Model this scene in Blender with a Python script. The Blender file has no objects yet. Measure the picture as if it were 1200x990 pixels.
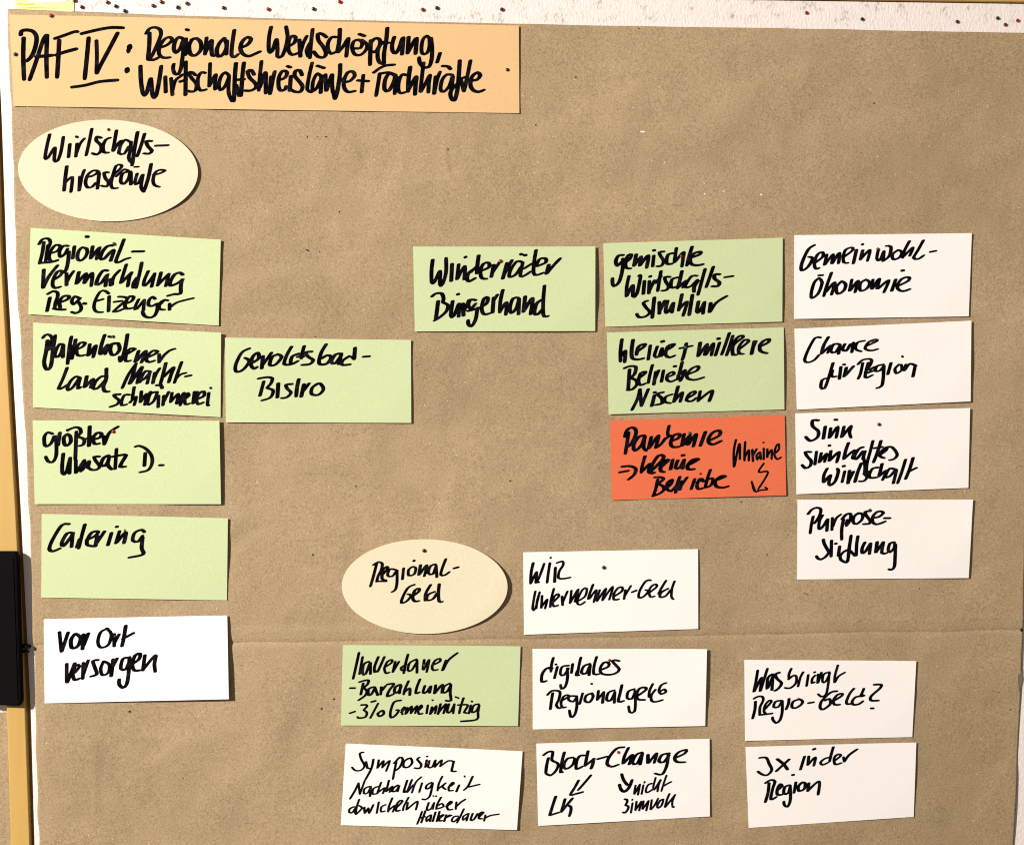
import bpy, bmesh, math, random
import numpy as np
from mathutils import Vector, noise
random.seed(7)
sc = bpy.context.scene
COL = sc.collection

# ------------------------------------------------------------------ camera, light, exposure
CAM_D = 1.55
cam_d = bpy.data.cameras.new('camera'); cam = bpy.data.objects.new('camera', cam_d); COL.objects.link(cam)
cam.location = (0, -CAM_D, 0); cam.rotation_euler = (math.radians(90), 0, 0)
cam_d.sensor_fit = 'HORIZONTAL'; cam_d.sensor_width = 36
cam_d.lens = 36 * (CAM_D - 0.004) / 1.2
sc.cycles.filter_width = 1.1
cam_d.clip_start = 0.05; cam_d.clip_end = 50
sc.camera = cam

w = bpy.data.worlds.new('World'); sc.world = w; w.use_nodes = True
bg = w.node_tree.nodes['Background']
bg.inputs[0].default_value = (1.0, 0.90, 0.80, 1); bg.inputs[1].default_value = 0.22

def lamp(name, loc, target, power, size, color):
    d = bpy.data.lights.new(name, 'AREA'); d.shape = 'DISK'; d.size = size; d.energy = power; d.color = color
    o = bpy.data.objects.new(name, d); COL.objects.link(o); o.location = loc
    o.rotation_euler = (Vector(target) - Vector(loc)).to_track_quat('-Z', 'Y').to_euler()
    return o
lamp('room_lamp', (-3.3, -3.2, 1.4), (0, 0, 0), 415, 0.22, (1.0, 0.925, 0.845))

sc.view_settings.view_transform = 'Standard'; sc.view_settings.look = 'None'
sc.view_settings.exposure = 0.0; sc.view_settings.gamma = 1.0

# ------------------------------------------------------------------ helpers
def P(px, py, depth=0.0):
    """place on the board: millimetres from its top left corner, depth in mm in front of the board"""
    return ((px - 600) / 1000.0, -depth / 1000.0, (495 - py) / 1000.0)

def new_mat(name, color, rough=0.8, spec=0.3):
    m = bpy.data.materials.new(name); m.use_nodes = True
    b = m.node_tree.nodes['Principled BSDF']
    b.inputs['Base Color'].default_value = (*color, 1); b.inputs['Roughness'].default_value = rough
    b.inputs['Specular IOR Level'].default_value = spec
    return m, m.node_tree, b

def tex_noise(nt, coord, scale, detail=3, rough=0.55, vec_scale=None, rot=None):
    n = nt.nodes.new('ShaderNodeTexNoise'); n.inputs['Scale'].default_value = scale
    n.inputs['Detail'].default_value = detail; n.inputs['Roughness'].default_value = rough
    src = coord
    if vec_scale or rot:
        mp = nt.nodes.new('ShaderNodeMapping')
        if vec_scale: mp.inputs['Scale'].default_value = vec_scale
        if rot: mp.inputs['Rotation'].default_value = rot
        nt.links.new(coord, mp.inputs['Vector']); src = mp.outputs[0]
    nt.links.new(src, n.inputs['Vector'])
    return n.outputs['Fac']

def ramp(nt, fac, stops):
    r = nt.nodes.new('ShaderNodeValToRGB'); e = r.color_ramp.elements
    e[0].position, e[0].color = stops[0][0], (*stops[0][1], 1)
    e[1].position, e[1].color = stops[-1][0], (*stops[-1][1], 1)
    for p, c in stops[1:-1]:
        q = e.new(p); q.color = (*c, 1)
    nt.links.new(fac, r.inputs[0]); return r.outputs[0]

def mix(nt, a, b, fac, mode='MIX'):
    m = nt.nodes.new('ShaderNodeMix'); m.data_type = 'RGBA'; m.blend_type = mode
    if isinstance(fac, (int, float)): m.inputs[0].default_value = fac
    else: nt.links.new(fac, m.inputs[0])
    for i, v in ((6, a), (7, b)):
        if isinstance(v, tuple): m.inputs[i].default_value = (*v, 1)
        else: nt.links.new(v, m.inputs[i])
    return m.outputs[2]

def bump(nt, h, dist, strength, bsdf, prev=None):
    b = nt.nodes.new('ShaderNodeBump'); b.inputs['Distance'].default_value = dist; b.inputs['Strength'].default_value = strength
    nt.links.new(h, b.inputs['Height'])
    if prev: nt.links.new(prev, b.inputs['Normal'])
    nt.links.new(b.outputs[0], bsdf.inputs['Normal']); return b.outputs[0]

def geo_coord(nt):
    return nt.nodes.new('ShaderNodeNewGeometry').outputs['Position']

G1 = (1, 1, 1)
def card_mat(name, color, tint=0.035, seed=0, grain=0.7):
    m, nt, b = new_mat(name, color, 0.75, 0.25)
    c = geo_coord(nt)
    f1 = tex_noise(nt, c, 9 + seed, 3); f2 = tex_noise(nt, c, 620, 3, 0.7); f3 = tex_noise(nt, c, 380, 2)
    lo = tuple(x * (1 - tint) for x in color)
    col = mix(nt, color, lo, f1)
    g = ramp(nt, f2, [(0.3, (0.82,)*3), (0.7, (1.0,)*3)])
    col = mix(nt, col, g, grain, 'MULTIPLY')
    nt.links.new(col, b.inputs['Base Color'])
    p = bump(nt, f2, 0.00012, 0.6, b)
    bump(nt, f3, 0.0002, 0.35, b, p)
    return m

M = {}
M['white'] = card_mat('white_card', (0.86, 0.828, 0.805), grain=0.28)
M['green'] = card_mat('pale_green_card', (0.55, 0.638, 0.362), 0.06, 1)
M['peach'] = card_mat('peach_card', (0.70, 0.455, 0.225), 0.05, 2)
M['red'] = card_mat('orange_red_card', (0.74, 0.155, 0.066), 0.08, 3)
M['cream'] = card_mat('cream_card', (0.69, 0.60, 0.44), 0.03, 4)
M['cream2'] = card_mat('warm_cream_card', (0.735, 0.665, 0.475), 0.04, 5)

# marker ink: nearly black, with the grey gloss of overlapping strokes painted in as random patches
m, nt, b = new_mat('marker_ink', (0.002, 0.002, 0.002), 0.8, 0.02); M['ink'] = m
c = geo_coord(nt)
nt.links.new(ramp(nt, tex_noise(nt, c, 140, 3), [(0.45, (0.0012, 0.0012, 0.0016)), (0.62, (0.006, 0.005, 0.008)), (0.80, (0.022, 0.018, 0.026))]), b.inputs['Base Color'])

# kraft paper
m, nt, b = new_mat('kraft_paper', (0.36, 0.24, 0.13), 0.72, 0.25); M['kraft'] = m
c = geo_coord(nt)
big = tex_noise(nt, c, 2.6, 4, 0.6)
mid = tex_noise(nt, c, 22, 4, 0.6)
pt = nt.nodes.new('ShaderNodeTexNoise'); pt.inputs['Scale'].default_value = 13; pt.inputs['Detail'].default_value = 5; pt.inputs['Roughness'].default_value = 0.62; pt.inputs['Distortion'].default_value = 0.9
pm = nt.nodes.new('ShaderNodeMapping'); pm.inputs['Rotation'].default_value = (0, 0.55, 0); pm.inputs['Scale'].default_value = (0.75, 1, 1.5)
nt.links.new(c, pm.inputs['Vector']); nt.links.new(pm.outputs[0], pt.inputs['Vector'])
crumple_sheen = pt.outputs['Fac']
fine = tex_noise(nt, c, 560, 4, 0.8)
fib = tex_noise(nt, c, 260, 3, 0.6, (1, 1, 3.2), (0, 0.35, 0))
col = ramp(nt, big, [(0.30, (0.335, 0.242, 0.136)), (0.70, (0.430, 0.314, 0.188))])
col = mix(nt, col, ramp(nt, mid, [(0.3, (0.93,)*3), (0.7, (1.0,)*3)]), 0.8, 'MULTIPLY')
col = mix(nt, col, ramp(nt, crumple_sheen, [(0.36, (0.93, 0.92, 0.90)), (0.50, (0.97, 0.97, 0.965)), (0.56, (1.03, 1.035, 1.045)), (0.68, (1.06, 1.065, 1.08))]), 0.45, 'MULTIPLY')  # sheen and shade of crumpled facets painted into the colour as soft patches
col = mix(nt, col, ramp(nt, fine, [(0.34, (0.42, 0.39, 0.35)), (0.45, (0.86,)*3), (0.55, (0.98,)*3), (0.66, (1.30, 1.28, 1.24))]), 0.85, 'MULTIPLY')
col = mix(nt, col, ramp(nt, fib, [(0.66, (0, 0, 0)), (0.78, (0.10, 0.085, 0.06))]), 1.0, 'ADD')
vor = nt.nodes.new('ShaderNodeTexVoronoi'); vor.inputs['Scale'].default_value = 120; nt.links.new(c, vor.inputs['Vector'])
col = mix(nt, col, ramp(nt, vor.outputs['Distance'], [(0.04, (0.40, 0.35, 0.28)), (0.10, G1)]), 0.6, 'MULTIPLY')
vor2 = nt.nodes.new('ShaderNodeTexVoronoi'); vor2.inputs['Scale'].default_value = 70; nt.links.new(c, vor2.inputs['Vector'])
col = mix(nt, col, ramp(nt, vor2.outputs['Distance'], [(0.035, (0.32, 0.28, 0.22)), (0.065, (0, 0, 0))]), 0.8, 'ADD')
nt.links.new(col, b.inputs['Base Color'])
p = bump(nt, fine, 0.0005, 0.4, b)
p = bump(nt, mid, 0.005, 0.35, b, p)
cr = nt.nodes.new('ShaderNodeTexNoise'); cr.noise_type = 'RIDGED_MULTIFRACTAL'; cr.inputs['Scale'].default_value = 7; cr.inputs['Detail'].default_value = 2
nt.links.new(c, cr.inputs['Vector'])
p = bump(nt, cr.outputs[0], 0.006, 0.6, b, p)

# white pin board felt, pricked all over
m, nt, b = new_mat('white_board_foam', (0.80, 0.74, 0.72), 0.85, 0.2); M['foam'] = m
c = geo_coord(nt)
s1 = tex_noise(nt, c, 380, 3, 0.6, (1, 1, 0.45), (0, 0.5, 0)); s2 = tex_noise(nt, c, 60, 2)
mk0 = nt.nodes.new('ShaderNodeMath'); mk0.operation = 'MULTIPLY'; nt.links.new(s1, mk0.inputs[0]); nt.links.new(s2, mk0.inputs[1])
sx = nt.nodes.new('ShaderNodeSeparateXYZ'); nt.links.new(c, sx.inputs[0])
mr = nt.nodes.new('ShaderNodeMapRange'); mr.inputs['From Min'].default_value = 0.42; mr.inputs['From Max'].default_value = 0.475; mr.inputs['To Min'].default_value = 0.45
nt.links.new(sx.outputs['Z'], mr.inputs['Value'])   # the top edge is the part pricked by years of pins
mk = nt.nodes.new('ShaderNodeMath'); mk.operation = 'MULTIPLY'; nt.links.new(mk0.outputs[0], mk.inputs[0]); nt.links.new(mr.outputs[0], mk.inputs[1])
col = ramp(nt, mk.outputs[0], [(0.12, (0.76, 0.70, 0.67)), (0.30, (0.72, 0.66, 0.635)), (0.42, (0.42, 0.37, 0.34))])
nt.links.new(col, b.inputs['Base Color'])
bump(nt, s1, 0.0012, 0.7, b)

# yellow lacquered wood
m, nt, b = new_mat('yellow_wood', (0.82, 0.50, 0.12), 0.45, 0.4); M['wood'] = m
c = geo_coord(nt)
g = tex_noise(nt, c, 60, 4, 0.6, (1, 1, 0.06))
nt.links.new(ramp(nt, g, [(0.3, (0.47, 0.29, 0.075)), (0.7, (0.54, 0.34, 0.10))]), b.inputs['Base Color'])
bump(nt, g, 0.0004, 0.4, b)
m, nt, b = new_mat('gap_shade', (0.20, 0.105, 0.02), 0.6, 0.3); M['gap_dark'] = m  # dark brown that paints the shade in the gap beside the post
m, nt, b = new_mat('black_plastic', (0.004, 0.0035, 0.004), 0.9, 0.05); M['black'] = m
nt_c = geo_coord(nt); bump(nt, tex_noise(nt, nt_c, 500, 2), 0.0003, 0.4, b)
m, nt, b = new_mat('back_wall', (0.50, 0.36, 0.22), 0.9); M['wall'] = m
nt.links.new(ramp(nt, tex_noise(nt, geo_coord(nt), 30, 4), [(0.3, (0.46, 0.32, 0.19)), (0.7, (0.55, 0.40, 0.25))]), b.inputs['Base Color'])
m, nt, b = new_mat('yellow_paper', (0.82, 0.60, 0.18), 0.7); M['ynote'] = m
nt.links.new(ramp(nt, tex_noise(nt, geo_coord(nt), 45, 3, 0.5, (1, 1, 2.5)), [(0.35, (0.82, 0.64, 0.24)), (0.7, (0.86, 0.72, 0.36))]), b.inputs['Base Color'])
m, nt, b = new_mat('mustard_print', (0.62, 0.42, 0.05), 0.7); M['mustard'] = m
m, nt, b = new_mat('hole', (0.03, 0.02, 0.014), 0.9); M['hole'] = m
m, nt, b = new_mat('stain', (0.16, 0.12, 0.09), 0.8); M['stain'] = m
for n, cc in (('pin_red', (0.10, 0.004, 0.004)), ('pin_bright_red', (0.30, 0.010, 0.006)), ('pin_black', (0.006, 0.006, 0.008)),
              ('pin_blue', (0.006, 0.010, 0.035)), ('pin_green', (0.006, 0.028, 0.018)), ('pin_teal', (0.01, 0.07, 0.06)), ('pin_pale_green', (0.40, 0.50, 0.22))):
    M[n] = new_mat(n, cc, 0.28, 0.5)[0]

def link(name, verts, faces, mat, parent=None, smooth=False):
    me = bpy.data.meshes.new(name); me.from_pydata(verts, [], faces); me.update()
    if mat: me.materials.append(mat)
    if smooth:
        for p_ in me.polygons: p_.use_smooth = True
    o = bpy.data.objects.new(name, me); COL.objects.link(o)
    if parent: o.parent = parent
    return o
def tag(o, label=None, cat=None, group=None, kind=None):
    for k, v in (('label', label), ('category', cat), ('group', group), ('kind', kind)):
        if v: o[k] = v
    return o
def empty(name, loc=(0, 0, 0)):
    o = bpy.data.objects.new(name, None); o.location = loc; o.empty_display_size = 0.02; COL.objects.link(o); return o

def slab(name, pts, d0, d1, mat, parent=None, bevel=0.0):
    """polygon in board millimetres, from depth d0 (back) to d1 (front)"""
    n = len(pts)
    bm = bmesh.new()
    back = [bm.verts.new(P(x, y, d0)) for x, y in pts]; front = [bm.verts.new(P(x, y, d1)) for x, y in pts]
    bm.faces.new(back); bm.faces.new(front[::-1])
    for i in range(n): bm.faces.new((back[i], back[(i + 1) % n], front[(i + 1) % n], front[i]))
    bmesh.ops.recalc_face_normals(bm, faces=bm.faces)
    if bevel:
        bmesh.ops.bevel(bm, geom=list(bm.edges), offset=bevel, segments=3, affect='EDGES', profile=0.6)
    me = bpy.data.meshes.new(name); bm.to_mesh(me); bm.free(); me.materials.append(mat)
    o = bpy.data.objects.new(name, me); COL.objects.link(o)
    if parent: o.parent = parent
    return o

# ------------------------------------------------------------------ wall behind, pin board, frame
o = slab('wall', [(-900, -700), (2100, -700), (2100, 1700), (-900, 1700)], -70, -62, M['wall']); tag(o, kind='structure')

board = empty('pinboard', P(600, 495, -25))
board_off = Vector(board.location)
tag(board, 'large white pin board with yellow wooden frame carrying the brown paper', 'pin board')
def bpart(name, pts, d0, d1, mat, bevel=0.0):
    o = slab(name, pts, d0, d1, mat, None, bevel)
    o.parent = board; o.matrix_parent_inverse.translation = -board_off
    return o
bpart('panel', [(-30, -1), (860, -1.0), (1240, 4.4), (1240, 1120), (41.6, 1120), (39, 990), (34.5, 830), (23, 600), (6, 300), (1, 150), (-3, 60), (-12, -1)][1:], -20, 0, M['foam'])
bpart('top_rail', [(860, -24), (1260, -20), (1260, 3.4), (860, -2.0)], -22, 5, M['wood'], 0.0012)
bpart('side_post', [(-40, 60), (-24, 60), (-4.5, 110), (1.5, 300), (18.5, 600), (29.5, 830), (35, 990), (38, 1120), (16, 1120), (13, 990), (8, 830), (-4, 600), (-22, 300)], -22, 4.5, M['wood'], 0.0012)
bpart('gap_shade_strip', [(-4.2, 112), (1.7, 300), (18.7, 600), (29.7, 830), (35.2, 990), (38.2, 1120), (41.4, 1120), (38.8, 990), (34.3, 830), (22.8, 600), (5.8, 300), (0.8, 150)], -21, -3, M['gap_dark'])  # strip laid in the gap between post and panel, shade put into its colour

cl = empty('corner_clamp', P(12, 735, 5)); tag(cl, 'black plastic clamp block gripping the yellow frame at the left edge', 'clamp')
o = slab('clamp_body', [(-30, 645), (22.5, 645), (24.5, 652), (29, 818), (26.5, 825), (0, 824), (-30, 822)], 4.6, 15, M['black'], None, 0.003); o.parent = cl; o.matrix_parent_inverse.translation = -Vector(cl.location)
o = slab('rib', [(17.5, 653), (20, 653), (25.4, 817), (22.9, 817)], 14.9, 16.0, M['black'], None, 0.0004); o.parent = cl; o.matrix_parent_inverse.translation = -Vector(cl.location)
o = slab('latch', [(26, 754.0), (35, 755.2), (36.5, 757), (35, 759), (26, 758.6)], 2, 9, M['black'], None, 0.0006); o.parent = cl; o.matrix_parent_inverse.translation = -Vector(cl.location)
o = slab('latch', [(27, 761.4), (34, 762.4), (34, 764.2), (27, 763.8)], 2, 8, M['black'], None, 0.0004); o.parent = cl; o.matrix_parent_inverse.translation = -Vector(cl.location)

nb = empty('neighbouring_board', P(-60, 900, -30)); tag(nb, 'sliver of another paper covered board left of the yellow frame', 'pin board')
for nm, pts, d0, d1, mt in (('panel', [(-120, 700), (7, 700), (7.5, 835), (12, 990), (15, 1120), (-120, 1120)], -25, -14, M['foam']),
                            ('paper_sheet', [(-110, 838), (7.2, 838), (11.5, 990), (14.5, 1118), (-110, 1118)], -13.6, -13.2, M['kraft'])):
    o = slab(nm, pts, d0, d1, mt); o.parent = nb; o.matrix_parent_inverse.translation = -Vector(nb.location)

# ------------------------------------------------------------------ kraft paper sheet (real creases)
NX, NY = 560, 470
def edge_left(v):   # v in px y
    return np.interp(v, [8, 22, 130, 300, 600, 830, 990, 1100], [5.5, 8, 11.8, 17.3, 32.5, 41, 44.5, 47])
def edge_right(v):
    return np.interp(v, [38, 300, 640, 735, 760, 800, 850, 990, 1100], [1208, 1206, 1202, 1200, 1198.2, 1197.5, 1195.5, 1188.5, 1183])
def top_y(x):
    return np.interp(x, [0, 180, 355, 520, 680, 840, 1000, 1210], [9.5, 16.5, 22, 25.6, 28.8, 31.3, 34.2, 38.2])
vrow = np.sort(np.concatenate([np.linspace(0, 1, NY), np.linspace(0.645, 0.690, 60)])); NY = len(vrow)
v = vrow[:, None] * np.ones((1, NX)); u = np.linspace(0, 1, NX)[None, :] * np.ones((NY, 1))
Y0 = 24 + v * 1070
XL, XR = edge_left(Y0), edge_right(Y0)
X = XL + u * (XR - XL)
TY = top_y(X); Yp = TY + v * (1094 - TY)
rs = np.random.RandomState(11)
def vnoise(x, y, s, seed):
    r = np.random.RandomState(seed).rand(96, 96)
    fx, fy = x / s + 7.3, y / s + 3.1
    ix, iy = np.floor(fx).astype(int), np.floor(fy).astype(int); tx, ty = fx - ix, fy - iy
    tx = tx**3 * (tx * (tx * 6 - 15) + 10); ty = ty**3 * (ty * (ty * 6 - 15) + 10)
    g = lambda a, b: r[a % 96, b % 96]
    return (g(ix, iy)*(1-tx)*(1-ty) + g(ix+1, iy)*tx*(1-ty) + g(ix, iy+1)*(1-tx)*ty + g(ix+1, iy+1)*tx*ty) - 0.5
H = np.zeros_like(X)
H += 0.6 * vnoise(X + 0.5*Yp, Yp*1.5 - 0.4*X, 190, 1) + 2.4 * vnoise(X*0.8 + 0.6*Yp, Yp*1.3 - 0.6*X, 85, 2) + 2.1 * vnoise(X + .3*Yp, Yp*1.2, 46, 3) + 0.40*vnoise(X, Yp, 21, 4) + 0.07*vnoise(X, Yp, 8, 5)
# sharp little ridges (crumpled paper): folded noise
for s, a, sd in ((120, 3.2, 21), (75, 2.2, 22), (48, 2.0, 23)):
    nn = vnoise(X + 0.35*Yp, Yp - 0.35*X, s, sd)
    mask = np.clip(vnoise(X, Yp, 230, sd + 9) * 3 + 0.35, 0, 1)
    H += -a * np.sqrt(nn**2 + 0.0009) * mask
def crease(x0, y0, x1, y1, amp, wid, step=0.0, fade=0.15):
    global H
    L = math.hypot(x1-x0, y1-y0); dx, dy = (x1-x0)/L, (y1-y0)/L
    t = ((X-x0)*dx + (Yp-y0)*dy) / L; d = -(X-x0)*dy + (Yp-y0)*dx
    d = d + 1.6*vnoise(t*L, d*0, 60, int(x0+y0) % 50 + 30)
    f = np.clip(t/fade, 0, 1) * np.clip((1-t)/fade, 0, 1); f = f*f*(3-2*f)
    H += f * (amp*np.exp(-np.abs(d)/wid) + step*np.tanh(d/wid)*np.exp(-np.abs(d)/(wid*6)))
crease(270, 740, 1000, 728, -0.35, 7, 0.15, 0.05)
crease(600, 160, 810, 62, -1.0, 14, 0.8)
crease(440, 226, 560, 198, 0.55, 2.5, 0.25); crease(520, 170, 527, 215, 0.5, 2.5, 0.2); crease(525, 205, 700, 196, 0.45, 4, 0.2)
crease(540, 165, 720, 152, 0.35, 5, 0.4); crease(388, 138, 430, 200, 0.6, 6, 0.4)
crease(430, 600, 560, 590, 0.4, 3, 0.2); crease(560, 585, 700, 545, 0.35, 5, 0.3); crease(425, 560, 440, 640, 0.4, 4, 0.3)
crease(60, 800, 120, 900, 0.7, 8, 0.5); crease(110, 860, 112, 960, 0.6, 5, 0.5); crease(170, 900, 230, 855, 0.6, 6, 0.6)
crease(120, 850, 160, 990, -0.6, 8, 0.4); crease(220, 950, 330, 880, 0.45, 8, 0.4); crease(340, 880, 400, 845, 0.4, 6, 0.3)
crease(1000, 60, 1190, 170, 0.5, 14, 0.4); crease(860, 170, 1100, 130, 0.5, 12, 0.3); crease(1030, 900, 1150, 970, 0.4, 10, 0.3)
crease(235, 150, 330, 260, 0.5, 10, 0.4); crease(270, 330, 460, 290, 0.5, 9, 0.3); crease(860, 640, 1190, 600, 0.3, 8, 0.3)
crease(500, 440, 690, 470, 0.4, 10, 0.4); crease(300, 520, 420, 700, 0.5, 10, 0.3)
H -= H.mean()
D = 1.65 + 1.25*np.tanh(H/1.25)
# hold the sheet down along its edges
xs = X; fy = np.interp(xs, [0, 120, 270, 400, 640, 800, 960, 1100, 1210], [757, 755, 753.5, 752, 749, 745.5, 742.5, 740.5, 738]) + 1.2*vnoise(xs, xs*0, 45, 71)
dd = Yp - fy
gg = 0.85*np.exp(-(dd/26)**2); D = D*(1-gg) + 2.5*gg
D += -1.55*np.exp(-np.abs(dd)/6.0) - 0.55*np.exp(-np.abs(dd)/1.6) + 0.30*np.exp(-((dd+14)/5)**2) - 0.22*np.exp(-((dd+20)/6)**2) * np.interp(xs, [0, 300, 620, 900], [0.4, 1.2, 1.0, 0.2]) + 0.25*np.exp(-((dd-5)/4)**2)
D = np.clip(D, 0.15, 2.95)
edge = np.minimum(np.minimum(X - XL, (Yp - TY)) / 12.0, 1.0); edge = np.clip(edge, 0, 1)
D = 0.8 + (D - 0.8) * (0.35 + 0.65*edge)
Xj = X + np.where(u == 0, 1, 0) * vnoise(Yp, X*0, 26, 61) * 2.2
verts = [P(float(Xj[j, i]), float(Yp[j, i] + (0.5*vnoise(X[j:j+1, i:i+1], Yp[j:j+1, i:i+1]*0, 40, 62)[0, 0] if j == 0 else 0)), float(D[j, i])) for j in range(NY) for i in range(NX)]
faces = [(j*NX+i, (j+1)*NX+i, (j+1)*NX+i+1, j*NX+i+1) for j in range(NY-1) for i in range(NX-1)]
# thin folded rim so that the sheet has thickness
nb0 = len(verts)
rim = [(j, 0) for j in range(NY)]; top = [(0, i) for i in range(NX)]; rgt = [(j, NX-1) for j in range(NY)]
for line, flip in ((rim, 0), (top, 1), (rgt, 1)):
    st = len(verts)
    for (j, i) in line:
        x, y, z = verts[j*NX+i]; verts.append((x, y + 0.00035, z))
    for k in range(len(line)-1):
        a = line[k][0]*NX+line[k][1]; b_ = line[k+1][0]*NX+line[k+1][1]
        faces.append((a, b_, st+k+1, st+k) if flip else (b_, a, st+k, st+k+1))
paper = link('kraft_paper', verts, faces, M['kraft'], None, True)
tag(paper, 'large sheet of creased brown kraft paper covering the white pin board', 'packing paper')
def paper_depth(px, py):
    j = int(np.clip(np.searchsorted(vrow, (py - top_y(px)) / (1094 - top_y(px))), 0, NY-1))
    i = int(np.clip((px - edge_left(py)) / (edge_right(py) - edge_left(py)) * (NX-1), 0, NX-1))
    return float(D[j, i])
# little holes and specks left by older pins
def blob(px, py, rx, ry, ang=0, mat='hole', name='pinhole', n=9, lift=0.12):
    d = paper_depth(px, py) + lift
    ca, sa = math.cos(ang), math.sin(ang)
    vs = []
    for k in range(n):
        t = 2*math.pi*k/n; q = 1 + random.uniform(-.2, .2)
        x, y = rx*q*math.cos(t), ry*q*math.sin(t)
        vs.append(P(px + x*ca - y*sa, py + x*sa + y*ca, d))
    vs.append(P(px, py, d - 0.02))
    return link(name, vs, [(n, (k+1) % n, k) for k in range(n)], M[mat], paper)
for a in ((360, 160.5, 1.2, 1), (372, 160, .8, .7), (382, 160, 1.2, .9), (397.5, 248, 1, 1.2), (360, 293, 2.6, 1.0, .4), (374, 295, .7, .6), (417, 570, 1, 1),
          (598, 563.5, 1.2, 1), (366.5, 650, .9, 1.8), (899, 650, 1, 1), (151, 834, 1.5, 1.3), (376.5, 831, 1.3, 1.8, .5), (391, 819.5, 1.6, 1), (1025, 120.5, 1.2, 1),
          (738, 258, .8, .8), (678, 244.5, .8, .8), (1171, 811, 1, 1), (1185.5, 832, .8, 1), (869, 588, 1, .8), (675, 90, .9, 1.3), (525, 175, .9, 1.2), (1078, 690, .8, .8), (749, 33, 1, .8),
          (526.5, 50+585, .7, .7), (628, 146, 1.1, .8), (214, 912, .7, .7), (677, 245, .5, .5), (880, 858, .7, .7), (369, 394.5, 1.1, .7), (1158, 845, .7, .7), (341, 180, .6, .6)):
    blob(*a)
o = blob(945, 696, 4, .7, .35, 'stain', 'scratch')
for a in ((753, 154, 3.0, .9, .1), (892, 228, 1.1, 1), (826, 227, .9, .9), (848, 224, 1.4, .6, .3), (779, 190, .9, .6)):
    o = blob(*a, **({} if len(a) == 5 else {}), mat='white', name='paper_nick')
# smudge at the right edge of the sheet
o = blob(1196.2, 795, 2.6, 13, 0.06, 'stain', 'smudge', 16, 0.2)

# ------------------------------------------------------------------ note at the top left edge
nt_ = empty('yellow_note', P(52, 0, 1)); tag(nt_, 'yellow paper note with white label, cut off above the peach heading card', 'paper note')
for nm, pts, d0, d1, mt in (('note_sheet', [(17.5, -60), (86, -60), (85.5, 13.2), (16.5, 10.6)], 0.6, 1.0, M['ynote']),
                            ('white_label', [(30, -60), (80, -60), (78, 0.8), (66, 2.2), (46, 2.6), (30, 1.2)], 1.2, 1.5, M['white']),
                            ('printed_line', [(18.5, 3.4), (39, 3.9), (39, 5.3), (18.5, 4.8)], 1.05, 1.12, M['mustard']),
                            ('printed_line', [(31, 8.0), (66, 8.4), (66, 9.4), (31, 9.0)], 1.05, 1.12, M['mustard'])):
    o = slab(nm, pts, d0, d1, mt); o.parent = nt_; o.matrix_parent_inverse.translation = -Vector(nt_.location)

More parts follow.
